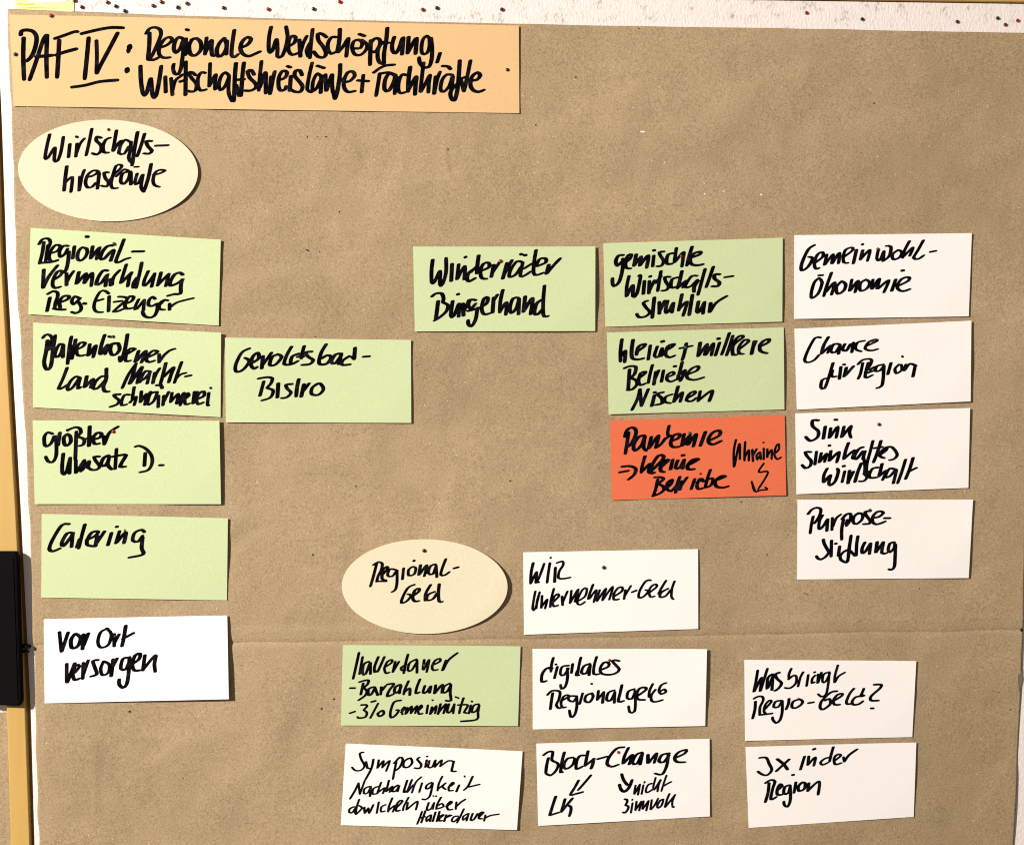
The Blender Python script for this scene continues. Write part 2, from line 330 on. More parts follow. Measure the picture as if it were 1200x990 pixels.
# ------------------------------------------------------------------ cards
CARDS = {}
def bil(q, u, v):
    (a, b_, c_, d_) = q
    return tuple((1-u)*(1-v)*a[k] + u*(1-v)*b_[k] + u*v*c_[k] + (1-u)*v*d_[k] for k in (0, 1))
def make_card(key, quad, mat, label, lifts=(0.6, 1.2, 1.2, 0.6), base=3.05, pin=(0.5, 0.2), name='card', oval=None, cat='card'):
    """lifts: mm each corner (TL, TR, BR, BL) stands off beyond the base; the card bows round its pin"""
    rnd = random.Random(hash(key) % 1000 if False else sum(map(ord, key)))
    ph = rnd.uniform(0, 6.28); wv = rnd.uniform(0.05, 0.16)
    def depth(u, v):
        l = (1-u)*(1-v)*lifts[0] + u*(1-v)*lifts[1] + u*v*lifts[2] + (1-u)*v*lifts[3]
        r2 = (u-pin[0])**2 + 0.35*(v-pin[1])**2
        return base + l * min(1.0, 0.18 + 3.1*r2) + wv*math.sin(ph + 5*u + 2.2*v)
    th = 0.35
    verts, faces = [], []
    if oval:
        cx, cy, a, b_, ang = oval
        quad = [(cx + sx*a*math.cos(ang) - sy*b_*math.sin(ang), cy + sx*a*math.sin(ang) + sy*b_*math.cos(ang)) for sx, sy in ((-1,-1),(1,-1),(1,1),(-1,1))]
        NR, NA = 14, 96
        verts.append(P(*bil(quad, .5, .5), depth(.5, .5)))
        for r in range(1, NR+1):
            for k in range(NA):
                t = 2*math.pi*k/NA; uu, vv = .5+.5*r/NR*math.cos(t), .5+.5*r/NR*math.sin(t)
                verts.append(P(*bil(quad, uu, vv), depth(uu, vv)))
        for k in range(NA): faces.append((0, 1+(k+1) % NA, 1+k))
        for r in range(NR-1):
            for k in range(NA):
                a0 = 1+r*NA; b0 = a0+NA; k2 = (k+1) % NA
                faces.append((a0+k, a0+k2, b0+k2, b0+k))
        outline = [1+(NR-1)*NA+k for k in range(NA)]
    else:
        NU, NV = 34, 16
        for j in range(NV+1):
            for i in range(NU+1):
                uu, vv = i/NU, j/NV
                verts.append(P(*bil(quad, uu, vv), depth(uu, vv)))
        for j in range(NV):
            for i in range(NU):
                a0 = j*(NU+1)+i; faces.append((a0, a0+NU+1, a0+NU+2, a0+1))
        outline = [i for i in range(NU+1)] + [j*(NU+1)+NU for j in range(1, NV+1)] + [NV*(NU+1)+i for i in range(NU-1, -1, -1)] + [j*(NU+1) for j in range(NV-1, 0, -1)]
    n = len(verts)
    verts += [(x, y + th/1000, z) for x, y, z in verts]
    faces += [tuple(reversed([f + n for f in fc])) for fc in faces]
    m_ = len(outline)
    for k in range(m_):
        a0, b0 = outline[k], outline[(k+1) % m_]
        faces.append((a0, b0, b0+n, a0+n))
    # object origin at the card's pin
    pc = bil(quad, *pin); org = Vector(P(pc[0], pc[1], base))
    verts = [tuple(Vector(q) - org) for q in verts]
    o = link(name, verts, faces, mat, None, True)
    o.location = org
    bm = bmesh.new(); bm.from_mesh(o.data); bmesh.ops.recalc_face_normals(bm, faces=bm.faces)
    for e in bm.edges:
        if len(e.link_faces) == 2 and e.calc_face_angle(0) > 0.7: e.smooth = False
    bm.to_mesh(o.data); bm.free()
    tag(o, label, cat)
    CARDS[key] = (o, quad, depth, org)
    return o
def uv_of(quad, x, y):
    u = v = 0.5
    for _ in range(6):
        X_, Y_ = bil(quad, u, v); e = 1e-3
        ax, ay = bil(quad, u+e, v); bx, by = bil(quad, u, v+e)
        a, c_, b_, d_ = (ax-X_)/e, (ay-Y_)/e, (bx-X_)/e, (by-Y_)/e
        det = a*d_ - b_*c_; rx, ry = x-X_, y-Y_
        u += (rx*d_ - ry*b_)/det; v += (a*ry - c_*rx)/det
    return u, v

R_ = 'rectangular_card'
make_card('title', [(10.7, 17.2), (608, 30.2), (608.6, 132.8), (15.6, 124.5)], M['peach'], 'long peach heading card across the top left corner of the brown paper', (0.3, 0.5, 0.7, 0.3), pin=(0.5, 0.5), name='heading_card', cat='heading card')
make_card('oval1', None, M['cream'], 'cream oval card below the peach heading card', (0.3, 2.6, 2.2, 0.3), name='oval_card', oval=(126.5, 200, 105.8, 59.6, 0.03), cat='oval card')
make_card('g1', [(35.5, 267), (258.8, 281), (256.4, 381.6), (33, 368.2)], M['green'], 'green card directly below the cream oval, three lines of writing starting Regional', (0.2, 1.7, 1.5, 0.4), name=R_)
make_card('g2', [(38.7, 378), (259.6, 390), (258.5, 488.8), (38.3, 477.3)], M['green'], 'green card reading Land Markt- schwärmerei, left of the Bistro card', (0.3, 3.6, 1.2, 0.3), name=R_)
make_card('g3', [(38, 492.5), (257.6, 493), (259.2, 590.5), (40.4, 590.6)], M['green'], 'green card reading größter Umsatz D. above the Catering card', (0.3, 3.4, 1.9, 0.3), name=R_)
make_card('g4', [(48.5, 602), (267.3, 607), (265.8, 703.2), (48, 700)], M['green'], 'green card reading Catering, lowest green card of the left column', (0.2, 2.2, 0.8, 0.3), name=R_)
make_card('w5', [(51, 725.4), (266.5, 720.7), (269, 818), (52.2, 823.8)], M['white'], 'white card reading Vor Ort versorgen at the foot of the left column', (0.3, 2.2, 5.2, 0.8), name=R_)
make_card('ger', [(263.5, 395.6), (481.6, 398.4), (482, 495.5), (264.6, 494.8)], M['green'], 'green card reading Bistro on its second line, alone right of the left column', (0.5, 1.6, 2.0, 0.9), name=R_)
make_card('wind', [(484, 289), (697.6, 289), (697.4, 388), (486, 388.4)], M['green'], 'green two-line card left of the card ending struktur, top of the middle', (0.3, 2.6, 2.4, 0.7), name=R_)
make_card('gem', [(707, 285), (917, 278.8), (916.5, 377), (709.3, 383)], M['green'], 'green card ending in struktur, above the card reading kleine + mittlere', (0.3, 2.2, 2.2, 0.8), name=R_)
make_card('klein', [(711.3, 389.6), (918.4, 383.6), (919, 479.8), (713.2, 485.4)], M['green'], 'green card reading kleine + mittlere Betriebe Nischen above the orange-red card', (0.3, 1.3, 1.9, 0.9), name=R_)
make_card('pand', [(715, 492.8), (919.5, 486.8), (921.3, 580.3), (717, 586)], M['red'], 'orange-red card reading Pandemie with a zigzag arrow under Ukraine', (0.3, 1.2, 1.3, 0.3), name=R_)
make_card('gwo', [(931, 275.6), (1138.6, 273.3), (1135, 370.8), (930.5, 373.8)], M['white'], 'white card reading Gemeinwohl- Ökonomie, top of the right column', (0.3, 1.8, 1.8, 0.8), name=R_)
make_card('cha', [(931, 385.2), (1137.8, 375.9), (1137, 470.3), (933.8, 480)], M['white'], 'white card reading Chance für Region, second in the right column', (0.3, 2.6, 2.4, 0.8), name=R_)
make_card('sinn', [(932, 484.3), (1136.4, 478), (1134.6, 571.5), (933.4, 579)], M['white'], 'white card reading Sinn sinnhaftes Wirtschaft, third in the right column', (0.3, 2.2, 1.6, 0.8), name=R_)
make_card('pur', [(934.7, 585.3), (1139.5, 585.1), (1135, 677), (934.2, 678.8)], M['white'], 'white card reading Purpose- Stiftung, bottom of the right column', (0.3, 3.2, 1.4, 0.7), name=R_)
make_card('oval2', None, M['cream2'], 'smaller warm cream oval card reading Regional-Geld in the lower middle', (0.4, 3.2, 3.2, 0.4), name='oval_card', oval=(497.6, 687, 97.2, 55.3, 0.005), pin=(.5, .12), cat='oval card')
make_card('wir', [(613, 647), (818, 643.2), (818.2, 736.6), (614, 743.4)], M['white'], 'white card reading WIR Unternehmer-Geld right of the smaller oval', (0.3, 1.2, 1.2, 0.8), name=R_)
make_card('hal', [(401.6, 755.5), (610, 757), (607, 850.2), (399.4, 849.8)], M['green'], 'green card with two dashed lines of writing under the smaller oval', (0.3, 1.2, 1.8, 0.4), name=R_)
make_card('dig', [(624, 760), (828.2, 760), (826.2, 850), (624.3, 854.4)], M['white'], 'white card reading digitales Regionalgeld under the WIR card', (0.3, 3.2, 1.9, 0.7), name=R_)
make_card('sym', [(405, 871), (612.4, 879.6), (605.8, 971.8), (399.2, 966.5)], M['white'], 'white card with four lines starting Symposium at the bottom edge', (0.3, 2.2, 1.9, 0.5), name=R_)
make_card('blo', [(628.4, 871), (831.4, 865), (831.8, 956), (630.6, 967.2)], M['white'], 'white card reading Block-Change with two small arrows', (0.3, 1.5, 1.5, 1.2), name=R_)
make_card('was', [(872.4, 773), (1073.5, 774.1), (1069, 863.2), (873, 867.7)], M['white'], 'white card ending in a question mark, lower right', (0.3, 2.0, 1.0, 0.9), name=R_)
make_card('dre', [(873.7, 875), (1073.5, 869.4), (1070.7, 956.6), (877.4, 969.6)], M['white'], 'white card reading 3x in der Region in the lower right corner', (0.3, 1.9, 1.1, 1.0), name=R_)

# ------------------------------------------------------------------ handwriting (chisel marker strokes, traced word by word)
def hull(pts):
    pts = sorted(set(pts))
    def half(p_):
        r = []
        for q in p_:
            while len(r) >= 2 and (r[-1][0]-r[-2][0])*(q[1]-r[-2][1]) - (r[-1][1]-r[-2][1])*(q[0]-r[-2][0]) <= 0: r.pop()
            r.append(q)
        return r
    lo, up = half(pts), half(pts[::-1])
    return lo[:-1] + up[:-1]
def smooth_line(pts):
    if len(pts) < 3: return pts
    out = []
    ext = [pts[0]] + pts + [pts[-1]]
    for i in range(1, len(ext)-2):
        p0, p1, p2, p3 = ext[i-1], ext[i], ext[i+1], ext[i+2]
        n = max(2, min(5, int(math.hypot(p2[0]-p1[0], p2[1]-p1[1]) / 2.2)))
        for k in range(n):
            t = k/n
            out.append(tuple(0.5*((2*p1[c]) + (-p0[c]+p2[c])*t + (2*p0[c]-5*p1[c]+4*p2[c]-p3[c])*t*t + (-p0[c]+3*p1[c]-3*p2[c]+p3[c])*t**3) for c in (0, 1)))
    out.append(pts[-1])
    return out
def conv(st, a, b):
    return ';'.join(' '.join('%.1f,%.1f' % tuple((a[k] + float(q)/a[2] - b[k])*b[2] for k, q in enumerate(p_.split(','))) for p_ in c_.split()) for c_ in st.split(';'))
def word(key, text, org, strokes, nib=(2.15, 1.15), ang=12, label=None, name='handwritten_word'):
    card, quad, depth, corg = CARDS[key]
    ox, oy, s = org
    verts, faces = [], []
    A0, B0 = nib[0]*1.15, nib[1]*1.14; ca, sa = math.cos(math.radians(-ang)), math.sin(math.radians(-ang))
    rnd = random.Random(len(text)*31 + int(ox))
    layer = 0
    for st in strokes.split(';'):
        pts = [tuple(float(q) for q in p_.split(',')) for p_ in st.split()]
        if not pts: continue
        pts = [(ox + x/s, oy + y/s) for x, y in pts]
        ln = smooth_line(pts)
        N = 16
        kk = rnd.uniform(0.94, 1.07)
        a, b_ = A0, B0
        if len(ln) == 2 and math.hypot(ln[1][0]-ln[0][0], ln[1][1]-ln[0][1]) < 3.2: a, b_ = max(0.68*A0, min(A0, 1.2)), max(B0, 0.62*A0)
        nibs = []
        for i, (x, y) in enumerate(ln):
            f = kk * (1 + rnd.uniform(-.035, .035))
            if len(ln) > 2 and (i == len(ln)-1): f *= 0.90
            nibs.append([(x + f*(a*math.cos(t)*ca - b_*math.sin(t)*sa), y + f*(a*math.cos(t)*sa + b_*math.sin(t)*ca))
                         for t in (2*math.pi*(k+.5)/N for k in range(N))])
        for i in range(len(ln)-1):
            h = hull([(round(x, 3), round(y, 3)) for x, y in nibs[i] + nibs[i+1]])
            st0 = len(verts); layer += 1
            for x, y in h:
                u_, v_ = uv_of(quad, x, y)
                verts.append(tuple(Vector(P(x, y, depth(u_, v_) + 0.07 + 0.0004*(layer % 150))) - corg))
            faces.append(tuple(range(st0, st0+len(h))))
    o = link(name, verts, faces, M['ink'], card)
    bm = bmesh.new(); bm.from_mesh(o.data)
    for f in bm.faces:
        if f.normal.y > 0: f.normal_flip()
    bm.to_mesh(o.data); bm.free()
    o['label'] = label or ('black handwritten word "%s"' % text)
    return o

O = (0, 0, 6)
word('title', 'PAF', O, "145,245 150,220 185,212 230,222 255,260 250,320 225,390 188,430;165,270 162,400 168,560;322,250 300,290 250,440 207,562;330,250 325,400 328,545;255,400 310,395 368,390;415,285 408,420 400,545;385,272 450,250 520,225 545,224;395,388 450,368 535,345", (2.4, 1.7), 8)
word('title', 'IV', O, "622,268 610,400 594,555;677,288 680,400 676,515;825,235 770,340 700,470 680,515;572,238 680,212 780,195 865,197;505,614 600,600 700,575 825,564", (2.3, 1.7), 8)
word('title', ':', O, "900,358 904,352;905,335 915,330;888,497 898,492", (3.4, 3.2), 0, 'black colon after the underlined numeral IV', 'handwritten_mark')
O = (155, 20, 8)
word('title', 'Regionale', O, "130,155 160,110 210,98 255,115 268,160 240,240 190,350 165,390;160,150 158,260 145,395;150,400 200,402 245,380;270,285 330,260 372,215 350,190 300,210 255,280 250,350 290,382 350,380;475,205 435,190 400,230 388,300 410,335 450,290 475,220;480,215 475,330 462,430 455,480 430,535 395,530 380,480 388,440;500,205 495,355;505,119 525,123;560,212 530,270 545,350 590,360 640,310 640,240 600,202 555,212;695,195 680,350;685,330 740,220 740,300 750,360 780,360;860,200 820,240 790,310 805,370 850,350 885,270 860,200;885,225 880,350;955,125 935,260 930,360 960,375 990,350;1025,285 1080,260 1112,210 1080,190 1030,230 1012,300 1040,350 1090,368 1140,350 1195,325", (2.35, 1.35))
word('title', 'Wirtschaftskreisläufe', O, "75,460 80,600 100,720 130,720 165,590 175,600 190,740 220,740 250,600 270,460;308,560 312,705;362,575 375,730;375,690 400,600 445,560 470,540;500,420 497,730;450,605 500,590;590,545 560,520 525,525 560,580 600,630 590,690 545,700 510,690;680,525 645,520 615,570 615,650 640,690 690,680;728,435 720,650;725,640 780,540 775,600 775,680;905,550 870,520 830,560 810,640 825,685 860,660 895,590 905,550;905,560 900,680 910,740 935,790;970,435 960,560 955,700 950,790;1045,430 1030,560 1018,740;975,640 1000,740;960,590 1045,585;1140,540 1115,500 1080,510 1100,570 1150,620 1160,660 1110,690 1050,690;1210,415 1195,550 1185,690;1195,660 1245,520 1250,600 1250,715;1300,560 1290,720;1295,700 1315,590 1335,510;1380,590 1430,570 1450,520 1410,505 1375,560 1370,650 1390,690 1430,680 1440,650;1485,555 1475,690;1455,462 1480,472;1590,545 1570,502 1530,505 1520,550 1560,600 1595,650 1575,700 1520,700 1485,680;1685,430 1655,560 1640,680 1680,705;1770,560 1735,530 1695,600 1690,690 1725,670 1765,590;1772,550 1765,710;1735,458 1795,478;1810,540 1815,690;1820,690 1870,540 1870,620 1880,710;1948,445 1945,540 1925,680 1902,768;1880,690 1895,765;1930,620 1970,580;1985,610 2040,600 2085,550 2065,512 2020,520 1985,590 1985,660 2020,703 2085,695", (2.3, 1.35))
O = (290, 20, 8)
word('title', '+', O, "1085,545 1070,705;1035,595 1130,602", (2.3, 1.3), label='black handwritten plus sign', name='handwritten_mark')
word('title', 'Wertschöpfung', O, "220,95 200,200 200,320 230,320 270,210 280,300 280,370 320,370 355,290 375,190 360,90;395,270 440,240 450,190 415,180 385,230 385,320 420,355 465,340;485,215 495,370;490,350 520,250 555,180;610,115 595,240 585,385;590,240 555,310 570,370;740,190 700,160 660,160 665,220 710,280 735,340 715,378 660,372 620,325;830,190 790,190 755,240 755,310 785,345 820,330;865,115 860,220 840,330;850,330 900,270 945,200 935,280 925,372;1000,295 1060,290 1075,240 1040,215 995,230 980,290 1005,350 1060,355 1110,310 1120,260 1070,215;1050,162 1095,178;1155,220 1150,350 1148,450;1150,250 1190,205 1230,205 1245,240 1220,300 1190,330 1160,320;1310,105 1300,220 1280,340 1278,445;1265,235 1225,300 1220,380 1240,430 1275,440;1265,250 1320,243;1375,190 1355,260 1360,320 1390,340 1425,280 1450,200;1460,195 1448,350;1510,190 1500,340;1505,330 1560,230 1585,200 1580,280 1575,345;1705,200 1680,178 1645,210 1630,290 1640,345 1680,340 1705,280 1705,200;1720,200 1730,300 1725,400 1700,468 1650,470 1615,430 1608,380;1805,340 1778,425", (2.3, 1.35))
O = (420, 20, 8)
word('title', 'Fachkräfte', O, "200,530 185,620 165,740;145,520 200,480 260,455 335,448;210,530 290,522 350,560;345,545 290,530 250,590 245,680 285,690 330,610 345,550;355,560 345,650 340,722;445,545 410,540 380,600 375,690 400,715 440,705;485,470 470,580 465,700;470,680 540,560 535,640 530,728;610,430 595,560 580,700;585,700 630,620 670,545 660,620 655,708;725,560 710,718;715,690 740,580 765,515;880,545 830,540 785,590 770,680 800,700 850,650 880,560;885,560 870,690;790,460 825,462;843,467 862,488;950,410 940,560 925,700 900,782 870,760 865,700 920,630;1050,410 1020,560 990,698;955,580 1010,562;960,580 985,690;1060,595 1110,590 1142,550 1115,522 1065,560 1050,640 1080,690 1130,703 1175,685", (2.3, 1.35))
O = (40, 145, 7.5)
word('oval1', 'Wirtschafts-', O, "135,95 110,200 95,300 120,300 180,210 175,320 205,325 235,240 255,115;312,180 300,295;368,115 380,118;375,175 365,290;370,260 400,180 440,130;505,45 480,170 455,280;585,125 550,115 545,150 585,190 585,240 550,272 510,260;665,125 630,140 605,190 610,250 650,255;722,60 705,160 690,240;695,240 740,170 770,150 755,200 740,260;840,160 800,142 760,190 745,260 790,265 830,200;850,160 845,230 830,300 850,340;908,75 885,200 860,368;970,90 940,190 905,288;1030,155 985,155 1000,200 1035,240 1010,265 965,262;1070,195 1175,192", (2.1, 1.05))
word('oval1', 'kreisläufe', O, "285,375 270,500 262,590;270,520 325,470 335,490 322,602;400,465 395,588;397,580 415,480 440,405;470,470 530,450 560,420 520,412 470,450 450,520 470,562 510,555 540,520;570,440 555,572;500,465 570,430;650,430 615,430 625,480 655,520 635,553 590,545;650,520 700,450 765,385 760,362 720,370 695,440 675,530 690,568 730,567;830,420 790,402 720,465;820,425 775,440 760,510 790,530 830,480 845,420;850,430 850,535;885,380 912,380;905,440 885,520 910,530 950,450;955,450 940,560 965,600;1028,355 1005,470 968,590;1050,450 1100,440 1150,415 1110,407 1065,430 1045,500 1060,543 1100,557", (2.05, 1.0))
O = (35, 265, 9)
word('g1', 'Regional-', O, "95,190 130,140 190,132 215,170 190,240;145,170 130,280 100,395;190,200 175,300 165,370;110,388 220,380 290,360;225,285 290,260 320,210 270,200 225,250 200,320 225,375 290,362;400,210 350,210 310,270 320,325 370,290 395,240;410,270 400,380 380,460 360,490;468,215 450,340;590,112 615,112;600,240 550,225 510,270 500,340 530,365 580,330 605,270 590,235;660,215 640,340;650,330 700,260 735,225 710,300 700,350;870,205 820,210 770,260 740,340 780,345 840,280 880,250;885,260 850,365;990,142 950,250 905,370 940,380 1000,350 1050,335;1085,268 1195,266", (2.2, 1.15))
word('g1', 'Vermarktung', O, "145,460 140,560 135,650;140,650 200,530 290,415;260,560 320,520 340,475 290,480 245,560 240,630 270,653 320,640;385,500 385,622;390,590 420,530 460,475;515,485 490,605;500,600 590,500 570,600;575,600 655,495 645,632;815,470 770,470 720,540 700,615 750,600 800,530 820,510;810,520 795,632;850,560 850,625;865,620 880,540 945,465;1015,405 985,500 955,600;970,590 1070,490 1050,530 1030,635;1178,385 1159,481 1118,653;1128,544 1091,600 1087,650;1246,476 1205,572 1200,626 1237,608 1314,504;1314,500 1282,640;1382,490 1346,626;1350,618 1455,513;1464,504 1432,632;1610,512 1582,492 1528,508 1482,582 1482,627 1546,608 1614,563;1605,563 1591,636 1587,712 1528,717 1455,735", (2.2, 1.15))
word('g1', 'Reg.', O, "190,715 240,688 290,700 290,750 270,800 260,870;210,755 180,895;250,870 310,880 370,880;330,800 400,770 410,738 350,742 310,800 320,860;520,760 470,742 440,790 460,825 500,790 530,760;510,800 540,850 530,895 480,918 440,905;565,817 590,817", (2.2, 1.15))
word('g1', 'Erzeuger', (130, 275, 9.9), conv("830,712 790,682 740,692 690,780 675,858 700,903 765,908;700,790 765,772;835,740 828,898", (35, 265, 9), (130, 275, 9.9)) + ";90,720 160,725 190,750 130,800 50,870 32,893 80,888 150,860 190,860;40,780 120,770;170,800 240,770 262,722 215,717 180,760 160,830 190,860 250,850;320,750 275,850 300,860 380,760;385,755 375,880;510,745 480,722 440,760 435,818 480,828 530,800;540,800 535,880 500,945 440,963 385,940 365,890;570,810 620,760 660,765;620,757 570,790 560,860 620,872;680,800 680,872;690,840 760,790 860,760 955,738", (2.1, 1.05))
O = (40, 385, 10)
word('g2', 'Pfaffenhofener', O, "100,110 130,75 170,72 200,95 210,150 200,200;155,140 140,260 115,400 145,480 185,460 205,380 220,240 245,80;180,150 170,250;340,190 300,182 260,240 240,320 280,330 320,270 335,200;340,200 335,335;435,95 410,230 390,415;485,130 460,250 440,355;425,200 450,300;510,240 570,210 595,168 540,167 500,220 500,300 540,320 590,310;650,185 630,315;640,310 720,200 690,335;825,75 790,180 765,295;780,300 860,190 830,300;800,280 870,240;960,175 910,180 890,250 910,308 960,300 1000,240 980,172 940,180;870,94 900,98;1092,70 1060,250 1010,385 1000,330;1081,302 1137,269 1180,241 1126,235 1081,291 1070,381 1126,375;1222,263 1182,387;1194,381 1306,263 1256,397;1329,336 1408,302 1446,270 1396,259 1340,302 1312,370 1351,393 1408,376;1464,302 1464,395;1470,381 1520,314 1587,258 1648,238", (2.2, 1.15))
word('g2', 'Land', O, "385,460 335,590 285,705 340,690 400,650;540,580 490,562 430,610 390,690 400,722 450,690 500,620 530,575;535,590 510,700 545,685;615,560 590,685;600,680 690,590 660,690;850,560 790,560 720,620 690,700 740,700 800,640 850,580;845,470 840,600 810,680 825,735 875,738", (2.2, 1.15))
O = (120, 385, 8.889)
word('g2', 'Markt-', O, "350,365 270,480 205,620;340,380 320,470 280,575;290,570 410,400 380,490 360,570;500,450 450,442 410,500 390,560;370,560 440,520 490,460;495,450 465,572;545,460 525,568;530,540 560,470 595,415;660,360 630,480 600,590;610,590 622,620;565,590 600,590;640,500 740,405 715,480 690,560;825,350 785,460 750,565;760,530 810,480 870,462;870,498 920,488", (2.1, 1.1))
word('g2', 'schwärmerei', O, "180,685 120,690 140,720 175,750 150,790 80,815;280,690 230,692 200,750 200,798 250,790;330,610 315,700 310,740;285,770 350,710 330,798;405,655 395,765;400,760 460,680 440,795;445,790 500,660;570,660 500,680 470,790 530,760 570,670;585,700 580,818;640,700 630,798;640,760 690,660;725,670 710,765;715,760 790,680 770,780;780,780 850,670 810,800;850,740 900,700 890,672 860,720 865,788 910,780;960,660 945,778;950,740 985,660;1000,730 1060,700 1058,657 1010,672 980,740 1000,788 1050,770;1110,670 1095,790 1110,798;1128,618 1134,620", (2.0, 1.1))
O = (40, 495, 7.5)
word('g3', 'größter', O, "160,100 120,87 90,120 90,190 110,210 150,180 175,120;190,120 195,220 190,300 160,348 120,340 100,300;225,90 210,200;180,150 220,120;290,102 260,130 265,190 290,203 320,170 315,120 290,102;290,68 300,66;310,60 360,42 400,52 410,90 380,120 400,130 440,150 430,195 395,205;370,80 365,200 360,325;487,35 480,205;450,145 520,120;520,150 580,130 590,97 550,92 515,140 530,188 570,185;610,120 615,192;620,180 660,90 735,37", (2.2, 1.15))
word('g3', 'Umsatz', O, "255,275 245,380 250,448 280,440 315,310;315,310 310,448;365,330 365,442;370,440 440,330 410,430;420,420 480,340 470,400;570,300 525,302 545,345 575,385 550,413 500,415 470,390;650,290 610,310 585,370 620,380 655,330;660,300 645,370 680,412;722,232 710,408;690,300 760,287 805,287 770,350 755,388 800,388", (2.2, 1.15))
word('g3', 'D.', O, "890,212 920,205 980,230 1030,290 1035,360 1000,418 930,437;975,268 968,380;1105,375 1130,375", (2.15, 1.15))
O = (20, 590, 4.8)
word('g4', 'Catering', O, "290,115 250,122 200,200 180,255 200,268 240,252;310,165 280,167 250,220 260,238 300,190 315,165;312,170 305,243;380,118 360,190 345,252;350,200 335,245;390,205 440,180 455,157 420,162 395,200 395,233 440,240;450,182 440,238;445,225 490,157;530,165 510,233;555,131 565,129;575,155 555,222;560,218 610,162 600,222;715,160 700,147 660,165 650,208 680,213 705,180;705,190 700,250 708,285 630,303", (2.2, 1.15))
O = (20, 700, 4.444)
word('w5', 'Vor', O, "220,180 225,230 230,282;232,280 265,182;300,190 280,220 285,262 315,253 330,210 305,188;345,192 340,268;345,250 370,187", (2.2, 1.2))
word('w5', 'Ort', O, "470,162 435,180 420,230 435,260 475,245 490,190 465,160;505,190 505,253;508,235 530,192;565,147 555,210 545,253;550,215 605,185", (2.1, 1.15))
word('w5', 'versorgen', O, "258,345 258,440;262,440 300,342;300,390 325,357 305,352 290,395 300,428 325,420;345,340 342,422;345,400 370,327;420,325 395,330 405,365 415,398 385,410;450,332 435,370 445,403 475,390 480,350 455,332;500,322 490,408;492,370 520,317;580,312 550,320 540,370 565,373 585,330;585,310 580,400 570,453 550,468 532,450 532,425;600,345 635,320 640,292 615,300 600,345 610,378 640,378;665,300 655,378;660,370 720,300 715,345 720,385", (2.1, 1.15))
O = (255, 380, 5)
word('ger', 'Geroldsbad-', O, "185,142 140,167 105,240 110,278 150,265 185,215 160,197;205,225 240,200 235,167 205,190 195,240 215,260 230,250;265,187 258,258;262,240 315,167;355,177 320,190 305,238 340,235 375,190 350,175;432,132 405,180 390,233 430,235;475,172 435,190 430,233 470,215;507,128 500,150 490,200;470,190 500,190;550,160 515,165 530,190 560,210 540,233 495,238;635,118 605,170 595,230 640,230 665,190 640,182 610,200;720,172 690,177 665,220 690,228 725,180;725,172 710,233;770,187 730,215 730,238 775,235;805,138 800,200;785,190 800,205;855,190 888,188", (2.15, 1.15))
word('ger', 'Bistro', O, "240,318 290,310 320,317 310,350 290,372 325,387 310,428 260,446;270,335 248,418;355,347 350,428;435,350 400,355 410,380 430,400 405,428 375,432;475,322 465,370 460,423;505,352 490,423;495,400 535,347;590,347 555,370 550,408 590,413 620,380 600,347 575,352", (2.15, 1.15))
O = (495, 285, 7.06)
word('wind', 'Winderräder', O, "85,138 75,230 78,325 100,320 145,230 145,340 165,340 195,240 195,122;245,172 238,312;300,175 285,298;290,295 350,190 345,300;350,118 362,113;430,210 380,250 370,300 390,315 435,290;465,103 455,180 450,250;400,240 450,190;480,230 550,200 548,162 505,170 480,230 490,288 530,295;590,180 570,278;575,250 640,155;700,165 665,292;670,270 740,142;820,155 780,152 730,220 720,278 770,260 820,190;830,160 810,272 850,265 895,235;810,92 824,92;842,100 860,98;905,170 840,210;940,58 925,150 920,248 950,263 1000,245;950,190 1020,160 1018,127 970,132 945,180;1045,180 1025,253;1030,250 1080,190 1140,127", (2.2, 1.15))
word('wind', 'Bürgerhand', O, "80,440 110,417 160,417 175,460 170,490 210,510 200,560 150,608 100,640;130,480 120,560 110,630;250,480 235,598 260,600 300,500;305,500 300,608;287,425 302,420;335,500 340,598;345,560 385,470;440,472 400,467 380,510 400,543 440,500;380,560 460,540;455,535 440,630 405,688 380,670 378,637;480,530 530,500 542,452 510,457 490,540 510,588 560,580;590,450 580,573;585,480 620,427;665,388 645,480 640,573;645,560 695,490 690,592;790,452 750,457 725,530 735,578 775,540 800,460;800,460 795,588;850,442 835,568;840,560 910,455 895,588;985,470 945,500 925,578 955,588 1000,540;1010,352 1000,470 1000,590 1020,608 1040,603", (2.2, 1.15))
O = (710, 280, 7.74)
word('gem', 'gemischte', O, "155,147 115,152 90,200 105,243 150,200;155,180 150,280 120,390 75,428 60,400 60,357;170,220 220,180 232,142 200,150 180,210 185,263 225,268;275,142 255,243;260,240 320,160 305,243;310,240 385,150 370,262;435,152 425,248;430,105 445,103;525,115 485,122 500,160 525,200 505,243 465,248;610,130 565,142 550,200 560,228 600,225;640,83 630,150 620,213;625,210 705,120 700,180 690,252;782,72 755,160 735,243;770,170 850,142 858,117 800,132 765,180 775,228 830,240 880,230", (2.1, 1.15))
word('gem', 'Wirtschafts-', O, "210,337 190,430 185,522;190,515 245,420 245,520 280,500 315,340 300,337;350,382 340,498;395,382 390,493;395,470 440,377;395,343 410,338;500,293 485,380 470,473;450,400 500,340;580,345 535,347 545,390 570,430 550,463 510,470;650,350 600,367 590,430 610,443 650,430;690,293 670,380 650,448;655,440 730,380 700,440;825,335 780,337 740,390 720,438 770,430 830,370;835,380 800,440 800,480;900,273 865,400 835,508;975,253 945,340 910,438;1030,322 990,322 985,360 1030,395 1015,428 965,430;1080,348 1150,338", (2.1, 1.1))
